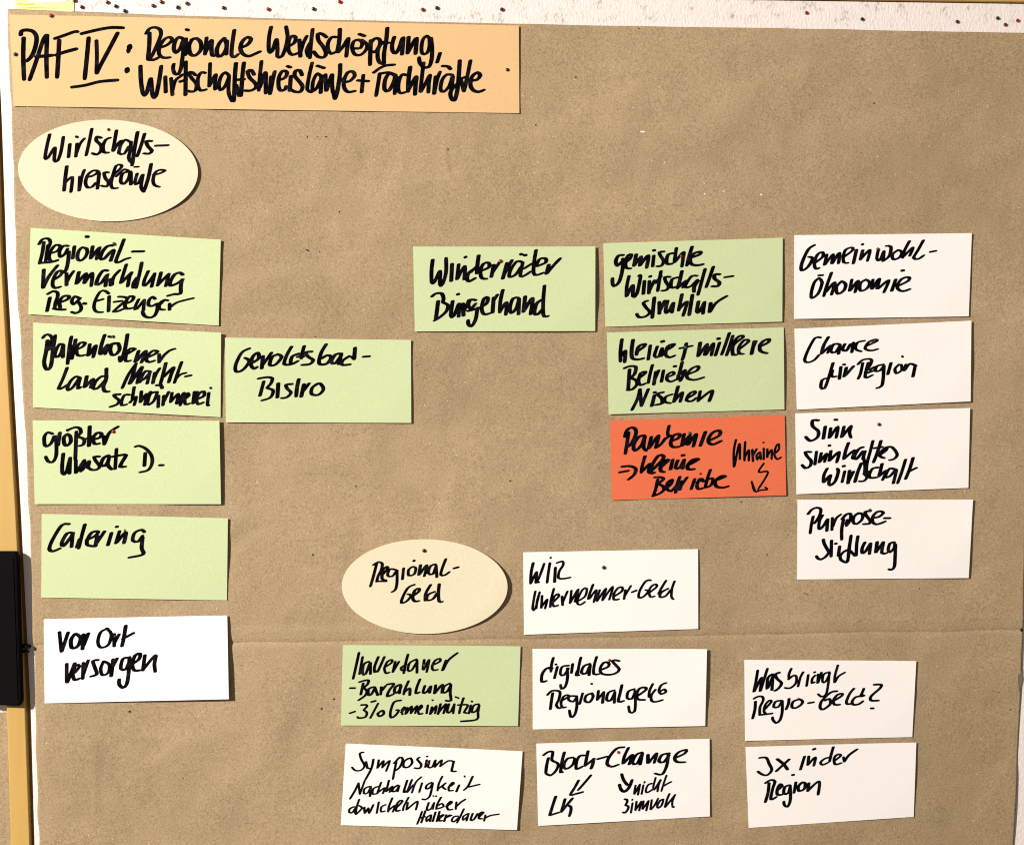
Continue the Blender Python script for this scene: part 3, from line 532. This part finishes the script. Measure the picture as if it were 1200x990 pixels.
word('gem', 'struktur', O, "375,562 340,580 370,630 400,665 360,703 300,710 280,680;440,532 430,620 420,716;485,572 485,678;490,650 535,562;560,562 540,658 565,663 610,580;615,580 600,668;690,503 670,600 660,650;660,640 735,570 700,698;785,508 770,600 755,692;840,568 825,658 850,658 895,572;895,572 880,678;950,582 940,663;945,660 1000,580 1095,519", (2.15, 1.1))
O = (715, 385, 6.154)
word('klein', 'kleine', O, "85,78 75,160 75,238;80,200 110,160 105,243;165,82 155,160 160,213 200,223 240,215;190,170 245,130 250,112 205,130 190,190;290,122 275,223;340,130 320,198 350,203 370,150;375,142 370,198;370,95 388,91;400,160 450,130 460,112 415,130 400,190 430,208 465,195", (2.15, 1.1))
word('klein', '+', O, "550,107 535,180 520,228;505,142 590,125", (2.1, 1.1), label='black handwritten plus sign', name='handwritten_mark')
word('klein', 'mittlere', O, "650,102 635,198;640,195 700,112 680,190;690,190 745,107 730,193;790,102 760,193;775,74 790,72;860,33 830,120 805,188;885,52 865,120 840,193;885,190 890,120 960,62 940,52 905,80 880,150 890,188 915,188;930,150 1000,92 970,82 930,130 930,178 960,183;1040,92 1020,183;1025,150 1050,92;1080,130 1140,100 1145,77 1110,87 1080,120 1085,163 1130,178", (2.1, 1.1))
word('klein', 'Betriebe', O, "105,285 140,272 185,277 175,330 150,355 185,370 195,400 160,438 125,443;140,295 130,438;205,360 245,330 255,312 220,322 205,380 220,408 255,395;305,263 285,340 275,393;330,312 315,403;320,370 350,302;385,302 370,383;460,273 475,271;410,350 460,330 450,312 415,332 410,370 440,383 470,370;520,243 500,320 485,368;490,340 540,300 520,350 505,378;560,330 630,300 635,272 590,287 555,330 560,360 610,370 675,352", (2.05, 1.05))
word('klein', 'Nischen', O, "215,437 200,500 157,587;215,440 225,558;225,558 275,437;320,480 300,558;315,461 328,459;380,460 340,472 370,500 375,538 330,550;445,475 400,492 395,528 435,538;490,418 460,528;465,520 520,460 505,528;560,500 610,470 608,452 570,472 550,518 590,523 620,500;650,452 635,523;640,515 735,447 715,523", (2.1, 1.05))
O = (720, 490, 6)
word('pand', 'Pandemie', O, "75,130 90,82 130,65 152,87 145,130 110,190 90,200;100,100 90,170 77,250;210,122 170,132 135,190 145,228 190,190 215,127;215,130 205,205 225,228;260,132 240,213;245,210 310,122 290,208;360,140 330,180 300,205;385,53 375,100 380,130;350,150 395,122;400,160 450,140 458,112 415,122 395,180 415,203 455,200;490,112 475,193;480,190 530,122 510,185;520,185 575,112 555,198;640,97 605,192;660,160 740,120 738,87 690,102 660,150 670,178 700,183 750,160", (2.1, 1.15))
word('pand', '=>', O, "55,340 110,337 150,355 140,395 100,430;40,380 95,370", (2.1, 1.1), label='black handwritten double arrow before the second line', name='handwritten_mark')
word('pand', 'kleine', O, "215,268 195,340 190,383;200,370 250,320 240,378 270,388;260,370 340,290 342,263 310,263 270,320 250,378 280,383;320,350 375,302 370,292 335,310 325,368 350,378;410,292 395,358;445,297 430,348 460,348 490,292;490,292 480,353;475,262 492,259;520,330 590,290 550,292 515,330 520,358 560,358", (2.15, 1.1))
word('pand', 'Betriebe', O, "285,415 330,415 345,430 310,460 340,475 350,500 320,528 270,546;305,430 290,500 272,548;370,490 400,460 405,432 375,452 370,500 400,513;460,412 440,470 430,523;400,513 440,470;475,442 460,503;465,480 510,417;565,427 540,498;580,450 620,432 600,427 580,470 590,498 625,490;675,363 655,420 640,480;625,445 690,422 680,470 640,488;705,440 780,410 750,407 710,440 715,478 760,488 800,478", (2.0, 1.05))
word('pand', 'Ukraine', O, "855,152 840,230 840,342;845,335 870,210 882,182 882,288;920,167 915,240 915,298;918,270 945,225 945,298;970,222 975,302;975,260 1000,217;1020,240 1000,260 1005,290 1025,260;1025,240 1030,288;1050,212 1050,288;1075,217 1075,273;1078,260 1105,222 1105,288;1125,250 1155,220 1155,182 1135,200 1125,260 1145,288 1170,275", (1.35, 0.95))
word('pand', 'arrow', O, "1050,318 1015,378 1080,380 1010,500;965,445 985,513 1030,505 1075,500 1060,485;966,450 990,512", (1.2, 0.9), label='black zigzag arrow pointing down under the word Ukraine', name='handwritten_mark')
O = (925, 265, 5.4545)
word('gwo', 'Gemeinwohl-', O, "160,122 120,152 80,240 80,283 120,260 150,205 125,197;165,235 215,195 213,167 180,182 160,240 170,273 190,268;240,182 225,248;230,245 280,180 270,238;275,238 320,172 315,238;345,200 405,155 400,137 360,152 345,200 350,233 375,235;430,152 410,238;470,155 455,213;458,210 515,152 500,223;465,118 472,116;570,150 560,208 580,218 605,160 600,223;600,223 640,190 650,132 620,127;690,157 660,180 665,213 705,200 720,165 695,152;768,97 735,160 725,203;730,195 790,137 770,190;857,92 825,150 795,203 825,210 860,187;903,165 935,159", (1.95, 1.0))
word('gwo', 'Ökonomie', O, "190,332 160,360 140,430 145,460 185,430 210,360 190,332;190,315 212,314;270,298 240,380 220,448;235,420 290,360 270,438;330,357 300,390 310,433 350,410 360,370 335,352;400,342 385,413;390,410 440,350 420,423;490,342 455,365 455,413 495,400 515,360 490,342;535,342 525,398;530,400 575,337 560,398;570,398 635,347 605,423;680,342 655,413;718,285 732,283;690,385 760,350 765,327 720,337 690,380 700,408 730,416 770,403", (2.0, 1.05))
O = (925, 370, 5.4545)
word('cha', 'Chance', O, "200,140 165,142 120,220 98,285 120,298 160,283 190,250;250,137 220,190 205,243;210,240 265,190 245,238;320,182 285,182 265,228 295,233 325,190;325,187 315,243;355,182 340,215 365,223 390,182;410,172 400,233;480,160 435,172 425,213 460,228;490,195 560,162 550,152 510,167 485,208 520,223 565,213", (1.95, 1.0))
word('cha', 'für', O, "280,302 250,400 225,463 202,458 210,410 240,400;275,350 270,388 300,388;330,327 320,403;345,312 356,312;365,332 350,388;360,380 410,323", (1.95, 1.0))
word('cha', 'Region', O, "440,310 470,282 520,277 525,300 500,345;470,302 455,370 440,403;505,300 485,393 530,380;500,365 550,345 545,327 515,347;600,312 560,322 550,353 580,350 605,320;605,320 600,400 590,448 560,462;650,302 630,373;700,312 675,340 685,368 720,345 715,312;722,260 726,262;745,312 735,350;740,345 770,307 810,320;805,317 790,388", (1.95, 1.0))
O = (925, 472, 5.4545)
word('sinn', 'Sinn', O, "185,112 150,112 150,150 185,180 180,220 135,243 105,217;230,152 218,228;290,108 306,108;265,162 255,223;260,220 310,152 300,223;350,152 335,218;340,215 395,147 385,190 395,222", (2.0, 1.05))
O = (930, 510, 8)
word('sinn', 'sinnhaftes', O, "160,157 110,157 130,200 165,240 155,288 110,308 80,277;215,153 200,273;260,167 240,253;245,250 310,172 290,250;350,147 335,238;340,235 425,157 405,253;330,97 343,95;515,73 490,140 470,223;475,220 570,140 550,213;650,112 610,130 570,200 590,223 650,150;670,150 650,220;560,220 600,215;745,53 720,150 690,260 680,368;655,200 670,290 665,350;820,53 790,150 750,253;760,120 830,110;800,190 870,140 870,112 825,150 810,195 850,213;870,112 925,112 972,180 940,223 900,232", (1.95, 1.05))
word('sinn', 'Wirtschaft', O, "315,312 285,370 278,438;285,438 345,375 330,440 345,468 390,430 420,340 410,312;480,337 455,438;462,290 480,287;525,332 510,448;515,430 560,342;635,263 600,350 575,438;700,340 660,360 690,390 660,428 615,430;790,302 740,312 710,370 720,398 780,395;830,268 815,330 800,380;800,385 870,330 835,418;960,322 900,312 860,388 900,385 950,330;965,330 935,448;1050,228 1015,340 975,448;1120,213 1090,310 1050,408;1080,340 1150,305", (1.95, 1.05))
O = (925, 578, 5.4545)
word('pur', 'Purpose-', (940, 590, 10), "72,120 110,72 165,48 210,57 220,90 195,160 145,230;130,152 110,240 95,348;240,137 205,200 195,280 210,298 250,260 290,192;300,183 290,318;355,167 350,308;360,270 400,172 455,127;485,185 465,300 465,422;470,180 510,132 550,117 573,132 560,200 520,260;530,190 515,240;660,112 610,150 600,220 640,238 700,190 712,132 680,112 650,122;800,87 740,97 760,150 800,200 790,233 720,240;830,165 900,155 952,112 930,92 880,97 830,150 830,218 870,243 930,228 975,208;968,170 1028,170", (1.85, 1.05))
word('pur', 'Stiftung', (940, 590, 10), "250,422 260,470 310,560;320,560 280,618 220,653 182,638 168,614;345,433 340,618;387,470 406,467;440,502 425,608;445,610 455,658 520,688 540,640 550,540 575,373;450,608 480,570 560,527;655,383 640,480 635,608;560,550 620,608;735,457 705,520 705,578 745,558 800,467;805,467 790,588;880,452 865,568;870,568 950,452;955,452 935,578 990,578;1080,452 1030,467 1010,540 1030,568 1080,520 1085,462;1095,480 1090,620 1080,740 1045,773 1018,768", (1.95, 1.15))
O = (390, 625, 5.4545)
word('oval2', 'Regional-', O, "260,200 290,182 315,192 310,230 290,270 280,308;280,192 260,270 240,338;285,305 340,305;320,260 350,225 345,212 320,232 315,290 340,298;400,232 365,227 350,268 380,273 405,240;410,235 410,310 400,358 378,373;452,222 445,292;510,212 485,230 485,268 520,260 530,220 510,212;515,175 522,173;560,202 550,263;555,260 600,202 585,272;655,197 625,207 610,253 640,258 660,205;660,205 665,278;722,163 700,220 690,263 715,266 745,245;775,222 800,215", (1.75, 0.95))
word('oval2', 'Geld', O, "520,327 480,347 445,410 440,443 475,430 500,395 480,387;510,400 550,370 550,352 525,362 510,410 525,433 550,430;625,328 595,380 590,428;650,372 610,390 600,425 640,418 665,380;680,323 675,380 680,433 700,435", (1.8, 0.95))
O = (605, 638, 5.4545)
word('wir', 'WIR', O, "108,118 95,180 92,248;95,243 130,175 125,243 150,200 178,122;125,243 143,240;215,118 205,180 197,243;218,85 222,83;250,147 245,238;260,117 295,107 300,130 275,170 270,213 300,218 345,210", (1.65, 1.0))
word('wir', 'Unternehmer-Geld', (615, 675, 6.316), "78,112 65,180 58,243 78,238 110,118;110,118 92,180 85,238;128,145 122,233;122,230 165,172 150,238;215,93 195,170 188,228;200,200 250,150 245,132 220,147 205,190 215,223 245,215;275,150 280,213;282,190 315,113;345,107 335,198;335,198 395,98 370,188;380,190 445,150 458,92 430,97 395,160 390,203 415,210 445,190;505,63 480,130 470,168;480,165 530,102 510,193;555,102 530,178;535,183 600,92 575,168;575,178 650,78 625,173;660,150 720,110 720,82 690,87 660,130 660,173 695,170;745,102 735,168;738,150 785,72;795,118 825,106;930,30 895,37 850,110 845,158 880,150 915,110 895,102;910,130 975,80 970,60 940,72 920,110 930,153 960,148;1045,33 1010,90 990,130;1060,92 1010,120 1000,153 1040,148 1080,100;1108,38 1090,90 1085,150 1100,170", (1.5, 0.95))
O = (390, 748, 5.333)
word('hal', 'Hallertauer', (405, 755, 7.06), "110,68 90,160 62,283;140,103 115,243;190,142 150,162 140,238 165,243 200,152;205,152 205,243;270,103 240,180 240,228 265,215;320,103 290,170 265,225;320,190 380,150 380,127 345,142 320,200 335,238 360,230;410,142 390,228;395,220 440,142;515,83 495,160 480,238;500,165 460,190 465,213 490,213;585,122 530,152 515,213 545,213 590,142;590,132 590,233;650,127 640,203;645,208 690,127 670,228;720,170 780,140 778,117 740,132 715,180 725,213 760,208;830,132 800,213;805,210 850,130 925,70", (1.6, 0.95))
word('hal', '- Barzahlung', (405, 755, 7.06), "40,360 75,360;115,310 160,297 190,297 180,330 150,358 175,380 165,418 107,460;145,322 125,413;230,352 190,367 190,418 215,408 240,362;240,352 265,418;295,352 290,413;300,380 330,342;345,330 398,326 360,380 345,428 395,410;450,332 410,352 405,398 440,388 460,342;455,337 445,403;520,303 490,370 480,413;490,390 530,362 530,418;615,288 590,350 580,403 610,395;655,342 640,398 670,393 700,347;705,347 695,398;745,337 735,403;740,400 800,332 795,398;860,322 815,347 805,398 840,388 865,342;870,332 865,400 870,463 830,463", (1.7, 1.0))
word('hal', '- 3% Gemeinnützig', (405, 755, 7.06), "35,568 75,554;130,500 170,498 175,515 150,540 175,560 165,598 110,608 98,598;268,487 205,606;215,474 245,466;300,547 265,570 280,593 315,575 310,547 290,550;455,462 400,477 370,560 375,603 410,588 440,545 420,542;460,560 490,532 485,517 465,542 470,578;510,522 495,573;500,570 545,512 540,568;540,568 590,507 575,568;600,545 630,520 625,502 600,532 605,573 635,570;680,502 670,568;718,460 722,460;715,517 700,573;705,570 750,507 740,568;785,492 765,573;770,560 830,492 810,568;855,492 840,558 870,553 900,492;900,492 890,568;910,433 914,435;928,440 934,442;975,443 950,520 940,568;930,500 1010,500 980,560 1020,563;1035,502 1020,568;1042,470 1048,470;1100,492 1060,502 1045,558 1080,548 1105,502;1105,502 1095,560 1085,618 955,634", (1.45, 0.95))
O = (615, 752, 5.4545)
word('dig', 'digitales', (625, 765, 7.273), "150,122 110,132 75,180 72,243 110,237;170,41 155,100 150,158;130,130 160,130;205,117 180,213;188,97 198,96;300,107 245,117 230,178 260,188 300,130;290,130 290,220 270,288 240,303 232,270;335,93 325,168;405,38 390,100 375,188;375,150 365,188 390,188;480,92 430,112 410,168 450,173 480,110;485,102 475,188;540,33 520,100 515,178 560,178;570,145 640,115 640,82 600,82 570,130 580,173 640,185 700,173 733,140 700,100 675,70 695,60 732,68", (1.75, 1.05))
word('dig', 'Regionalgeld', (625, 765, 7.273), "122,355 155,322 215,322 228,345 215,400 195,440 215,468 240,463;165,342 155,400 145,478;235,410 300,370 290,357 255,372 235,430 250,463 275,460;370,367 310,367 300,398 340,413 370,372;370,380 370,460 350,528 320,543 307,487;420,343 395,433;500,342 450,362 440,408 480,418 510,370 500,347;495,262 500,262;555,322 545,398;545,398 600,332;600,332 590,423;690,317 640,337 625,398 660,403 695,332;695,332 690,423;755,273 740,340 725,413 770,407;860,307 810,327 800,383 840,388 870,322;865,322 870,430 860,498 822,503 812,452;880,370 960,312 950,292 905,302 880,350 890,393 950,398;1018,263 990,320 985,373;1040,312 1005,360 1010,408 1050,413 1100,398;1130,254 1090,272 1070,320 1090,348 1130,330 1115,307 1078,328", (1.7, 1.0))
O = (390, 862, 5.217)
word('sym', 'Symposium', (405, 875, 6.316), "130,40 105,47 115,90 140,140 110,173 70,173 47,150;150,110 160,150;160,155 180,160;205,92 190,160 145,243;245,97 235,155;240,150 280,102 270,153;272,150 325,102 300,178;375,112 360,180 350,238;360,120 400,77 423,92 400,150 370,173;460,87 430,110 430,148 465,148 493,115 480,82 455,92;545,77 530,92 560,130 545,158 510,155;600,97 590,148;600,70 606,70;620,102 610,148 640,148 660,102;665,97 660,148;662,145 710,97 700,143;700,143 760,102 800,107;800,107 790,150 785,178 815,180", (1.4, 0.85))
word('sym', 'Nachhaltigkeit', (405, 875, 6.316), "95,267 70,320 32,383;95,267 105,348;105,348 140,252;175,292 140,307 135,343 165,338 185,292;185,292 180,363;240,292 205,307 200,348 235,343;262,263 245,310 235,338;240,335 290,302 275,343;320,248 300,328;305,325 345,292 325,333;385,282 355,302 345,328 375,323 395,287;397,287 385,328;455,248 430,333 450,325;490,243 455,333;460,330 500,280;560,222 520,260 490,338;565,267 545,333;635,262 600,282 595,308 620,303 645,267;645,267 635,320 620,368 590,388 568,385;715,218 690,270 680,323;685,310 740,267 715,292 740,313;760,300 800,272 790,262 765,292 765,323 795,320;840,282 820,328;880,215 882,220;940,218 905,290 875,318;910,295 990,276", (1.35, 0.85))
word('sym', 'abwickeln', (405, 875, 6.316), "60,442 30,457 27,483 50,483 75,447;75,442 70,488;100,388 80,450 75,498;80,495 122,450 95,432;138,447 142,488 168,452 174,488 205,427;245,408 230,488;295,427 265,442 262,478 290,473;345,378 320,440 315,478;320,465 365,432 350,478;375,450 420,402 400,397 375,432 375,473 400,468;465,373 430,440 425,468;460,412 450,463;455,460 530,402 520,463", (1.35, 0.85))
word('sym', 'über', (405, 875, 6.316), "615,412 600,463 630,458 655,412;655,412 645,458;648,361 651,362;668,363 671,364;705,373 680,420 670,458;680,456 725,440 712,417 690,430;745,440 785,412 775,402 750,432 760,463 790,460;820,407 815,458;815,445 850,410 885,387", (1.3, 0.85))
word('sym', 'Hallertauer', (405, 875, 6.316), "565,478 550,520 530,568;590,473 570,530 560,558;550,525 585,515;630,502 600,520 600,548 630,520;633,507 625,548;665,482 645,548;695,478 675,548;690,530 725,502 705,507 690,543 715,543;745,502 730,548;735,525 770,502;875,458 850,510 825,558;830,510 800,515 785,543 805,550 838,518;745,520 782,505;905,492 870,512 870,538 900,515;910,492 895,543;940,492 925,538 950,533 975,492;985,520 1020,482 995,487 985,525 1010,528;1035,502 1025,543;1030,525 1070,505 1135,494", (1.3, 0.85))
O = (620, 860, 5.4545)
word('blo', 'Block-', (630, 865, 9.9), "70,193 120,157 170,152 175,180 165,250 210,275 240,300 215,370 150,428 97,405;125,227 105,310 95,398;310,163 285,260 265,393;265,387 290,390;410,222 350,232 310,290 310,343 350,348 410,300 430,232;540,197 490,202 455,260 445,340 465,353 520,325;585,148 570,220 550,318;560,310 655,237;650,237 640,300 620,348;700,239 800,211", (1.85, 1.05))
word('blo', 'Change', O, "605,84 560,92 510,150 500,193 530,208 570,195;635,88 610,140 600,188;605,185 660,132 640,193;720,117 685,132 660,183 690,188 720,130;725,122 710,193;760,132 760,183;765,183 815,122 800,183;895,122 850,132 830,173 860,178 895,135;890,130 880,200 850,256 805,250;932,152 995,122 1003,99 955,115 930,150 945,176 995,178", (1.95, 1.0))
word('blo', 'arrow', (630, 865, 9.9), "475,488 430,570 380,653 440,643 525,620;618,428 540,520 470,598", (1.65, 1.05), label='black double arrow pointing down left to LK', name='handwritten_mark')
word('blo', 'arrow', (715, 900, 13.333), "182,95 210,180 265,252 295,258;147,260 165,320 200,356 245,352 300,290 343,184", (1.9, 1.35), label='black arrow pointing down to the word nicht', name='handwritten_mark')
word('blo', 'LK', (630, 865, 9.9), "210,673 180,760 140,888;145,888 250,855;318,703 295,780 275,848;275,848 340,770 405,692;340,770 385,790 385,840 368,898", (1.75, 1.0))
word('blo', 'nicht', (715, 900, 13.333), "398,268 385,330 375,398;380,395 465,252;465,252 435,408;520,262 492,398;540,212 536,222;650,237 600,252 565,310 560,368 600,368 690,310;710,148 690,220 670,300;690,330 790,182;785,182 755,260 740,358;880,112 845,210 800,353;840,270 900,235 955,208", (1.3, 0.95))
word('blo', 'sinnvoll', (715, 900, 13.333), "230,482 265,487 265,530 240,573 285,590 275,640 235,688 200,684;348,485 344,492;350,542 325,688;412,518 395,648;400,640 485,517;485,517 455,653;520,512 505,628;510,630 600,507;600,507 565,653;650,492 630,633;635,638 690,580 750,468;830,482 780,502 735,580 750,613 800,580 830,502;925,398 890,480 855,598;860,600 1015,412;1010,414 970,520 975,598 1000,598", (1.3, 0.95))
O = (860, 765, 4.604)
word('was', 'Was', (880, 775, 7.5), "60,78 45,170 25,263;30,260 95,142 80,258;85,255 145,63;185,112 150,142 140,238;150,230 200,112;195,112 185,248;250,97 215,112 230,150 270,190 240,238 210,256", (1.75, 1.05))
word('was', 'bringt', (880, 775, 7.5), "355,63 335,110 335,150;332,155 375,122 400,132 395,190 345,233 300,230;460,93 435,140 415,218;505,117 490,213;555,95 566,92;565,122 540,150 537,188 560,180;590,112 590,130 585,188;590,185 620,97;690,92 640,112 630,178 660,173 695,102;690,100 680,200 660,288 620,308 592,285;765,33 740,120 735,183;740,180 770,130 825,96", (1.55, 0.95))
word('was', 'Regio-Geld?', (880, 775, 7.5), "27,325 60,307 100,307 108,340 80,400 77,468;40,352 35,420 15,498;77,468 185,455;120,420 180,352 160,342 125,382 115,440 140,463;270,342 215,352 200,398 240,398 270,352;275,347 275,440 255,513 220,538 192,508 190,487;335,327 330,370 310,418;420,332 370,352 360,398 390,408 440,380 455,347 420,327;508,364 550,357;755,260 700,272 620,350 610,408 640,418 700,370 690,327 650,342;720,350 800,300 800,282 760,292 725,340 735,378 780,378;905,238 870,280 840,350 850,373 890,368;975,302 920,312 890,350 900,378 950,373 985,347;992,238 980,270 965,295;970,290 994,298 972,306;1085,202 1143,202 1138,230 1060,300 1050,330 1065,343 1120,342;1055,410 1078,410", (1.7, 1.0))
word('dre', '3x', O, "140,565 175,564 190,595 205,630 180,658 150,653 130,638;235,572 270,600 290,628;298,574 230,636", (1.9, 1.0))
word('dre', 'in', O, "382,558 360,628;405,557 400,603;403,600 440,562 432,608;428,520 440,516", (1.8, 0.95))
word('dre', 'der', O, "520,562 490,570 468,590 480,603 510,590;537,508 525,550 517,585;545,580 578,553 562,546 542,565 547,600 580,593;592,562 597,585;600,580 622,550 665,519", (1.75, 1.0))
word('dre', 'Region', O, "172,700 200,684 222,692 210,730 200,788 230,775;190,702 185,750 170,803;235,740 260,717 250,707 235,732 235,763 260,763;300,712 275,722 270,758 295,753 305,715;305,720 305,790 290,828 272,818 270,800;335,697 325,753;315,658 325,656;370,697 350,715 350,743 380,733 385,702 370,697;405,702 400,743;402,740 460,692 455,763", (1.8, 1.0))

# ------------------------------------------------------------------ pins (ball head, neck and needle)
PINM = {}
def pin_mesh(mat, r):
    key = (mat, r)
    if key in PINM: return PINM[key]
    bm = bmesh.new()
    prof = [(0.0, -1.9), (1.1, -1.75), (1.9, -1.25), (2.3, -0.45), (2.3, 0.3), (1.9, 1.0), (1.2, 1.4), (0.9, 1.5), (0.85, 1.9), (0.35, 2.0), (0.32, 7.0), (0.0, 8.5)]
    N = 14; rings = []
    for rr, y in prof:
        s = r/2.3
        if rr == 0: rings.append([bm.verts.new((0, y*s/1000, 0))])
        else: rings.append([bm.verts.new((rr*s*math.cos(2*math.pi*k/N)/1000, y*s/1000, rr*s*math.sin(2*math.pi*k/N)/1000)) for k in range(N)])
    for a, b2 in zip(rings, rings[1:]):
        for k in range(N):
            if len(a) == 1: bm.faces.new((a[0], b2[k], b2[(k+1) % N]))
            elif len(b2) == 1: bm.faces.new((a[k], a[(k+1) % N], b2[0]))
            else: bm.faces.new((a[k], a[(k+1) % N], b2[(k+1) % N], b2[k]))
    bmesh.ops.recalc_face_normals(bm, faces=bm.faces)
    me = bpy.data.meshes.new('pin'); bm.to_mesh(me); bm.free()
    for p_ in me.polygons: p_.use_smooth = True
    me.materials.append(M[mat]); PINM[key] = me
    return me
def pin(px, py, mat, label, base=0.0, r=2.0, tilt=(0.12, 0.1), group='round headed pins stuck in the board and cards'):
    o = bpy.data.objects.new('pin', pin_mesh(mat, r)); COL.objects.link(o)
    o.location = P(px, py, base + 1.5*r/2.3)
    o.rotation_euler = (tilt[0] + random.uniform(-.1, .1), 0, tilt[1] + random.uniform(-.15, .15))
    return tag(o, label, 'pin', group)
for px, py, mt, lb in (
    (95, 7.8, 'pin_red', 'dark red pin just right of the yellow note in the white board edge'),
    (86.5, 0.2, 'pin_red', 'dark pin cut by the top edge beside the yellow note'),
    (125, 2.2, 'pin_red', 'dark red pin above and left of two dark pins near the top left'),
    (134.8, 6.8, 'pin_blue', 'dark blue pin on the white board edge above the underlined numeral'),
    (145.5, 12.4, 'pin_blue', 'dark blue pin, the lower one of a pair above the colon of the heading'),
    (178.7, 6.2, 'pin_red', 'dark red pin on the board edge above the R of the heading'),
    (188.4, 1.8, 'pin_red', 'dark red pin touching the top edge above the heading word Regionale'),
    (207.5, 8.2, 'pin_blue', 'blue-black pin on the board edge above the middle of Regionale'),
    (218.5, 3.5, 'pin_red', 'dark red pin up and right of a blue-black pin above Regionale'),
    (261.3, 8.6, 'pin_red', 'lone dark red pin above the end of the heading word Regionale'),
    (313.8, 10.3, 'pin_bright_red', 'red pin on the board edge above the start of the second heading word'),
    (367, 10, 'pin_green', 'green-black pin on the board edge right of a lone red pin'),
    (397.7, 1.6, 'pin_bright_red', 'red pin touching the top edge above the middle of the heading card'),
    (495, 10.7, 'pin_bright_red', 'red pin directly left of a green-black pin on the board edge'),
    (511.8, 8.8, 'pin_green', 'green-black pin directly right of a red pin on the board edge'),
    (588, 10.5, 'pin_red', 'dark red pin above the right end of the heading card'),
    (945.6, 14.4, 'pin_bright_red', 'red pin on the board edge above the white right column, leftmost there'),
    (1011, 21.8, 'pin_black', 'small black pin on the board edge right of the single red pin'),
    (1122.6, 24.8, 'pin_blue', 'blue-black pin on the right part of the board edge'),
    (1170, 20.6, 'pin_green', 'dark green pin, upper one of three pins in the top right corner'),
    (1179, 28.3, 'pin_red', 'dark red pin, lowest of three pins in the top right corner'),
    (1193.4, 23.4, 'pin_bright_red', 'red pin farthest right on the board edge in the top right corner'),
    (1197.6, 738, 'pin_black', 'black pin at the right edge of the photo, at the end of the paper fold')):
    pin(px, py, mt, lb, 1.5 if py > 100 else 0.0, 2.0 if px > 900 else 2.2)
for key, px, py, mt, r, lb in (
    ('title', 60, 18.7, 'pin_bright_red', 2.4, 'red pin at the upper edge of the peach heading card'),
    ('title', 18, 64, 'pin_blue', 2.3, 'dark blue pin at the left edge of the peach heading card'),
    ('title', 594.5, 82, 'pin_black', 2.0, 'black pin near the right edge of the peach heading card'),
    ('oval1', 127, 152, 'pin_red', 1.8, 'dark red pin holding the upper cream oval card'),
    ('g1', 133.5, 286, 'pin_green', 2.1, 'dark green pin in the green card directly below the oval'),
    ('g2', 132.5, 394.5, 'pin_green', 1.9, 'dark green pin in the green card reading Land Markt-'),
    ('g3', 132.6, 505.6, 'pin_bright_red', 2.1, 'red pin in the green card reading Umsatz D.'),
    ('g4', 145, 621, 'pin_pale_green', 1.8, 'pale green pin in the green card reading Catering'),
    ('w5', 134.6, 745.5, 'pin_blue', 1.8, 'dark blue pin between the letters of Ort on the lower left white card'),
    ('ger', 350, 417, 'pin_blue', 1.8, 'dark blue pin in the green card reading Bistro'),
    ('wind', 586.5, 306, 'pin_bright_red', 2.2, 'red pin in the green card left of the struktur card'),
    ('gem', 798.4, 300.4, 'pin_bright_red', 1.9, 'red pin in the green card ending in struktur'),
    ('klein', 803.5, 407, 'pin_teal', 1.9, 'teal pin on the plus sign of the card kleine + mittlere'),
    ('pand', 808, 507.5, 'pin_teal', 1.9, 'teal pin at the top of the orange-red card'),
    ('pand', 820.5, 554.8, 'pin_bright_red', 1.5, 'small red pin above the word Betriebe on the orange-red card'),
    ('pand', 894.4, 518.2, 'pin_red', 1.3, 'tiny dark red pin above the i of Ukraine'),
    ('gwo', 1028.8, 292, 'pin_red', 1.9, 'dark red pin in the topmost white card of the right column'),
    ('cha', 1023, 400.6, 'pin_blue', 1.8, 'dark blue pin in the white card reading Chance'),
    ('sinn', 1030.2, 497.2, 'pin_black', 2.0, 'black pin in the white card reading Sinn'),
    ('pur', 1019.5, 597.5, 'pin_black', 1.7, 'black pin in the white card reading Purpose-'),
    ('oval2', 497, 645, 'pin_black', 2.2, 'black pin at the top of the smaller oval card'),
    ('wir', 707.6, 664.8, 'pin_black', 2.2, 'black pin in the white card reading WIR'),
    ('hal', 497.6, 779.4, 'pin_red', 2.0, 'dark red pin in the green card below the smaller oval'),
    ('dig', 714.3, 773.4, 'pin_bright_red', 1.7, 'red pin in the white card reading digitales'),
    ('sym', 501.6, 893.4, 'pin_red', 1.9, 'dark red pin in the white card reading Symposium'),
    ('blo', 724.6, 881.2, 'pin_bright_red', 1.8, 'red pin on the C of Change on the white card')):
    c_, quad, depth, _o = CARDS[key]
    pin(px, py, mt, lb, depth(*uv_of(quad, px, py)) - 0.8, r)
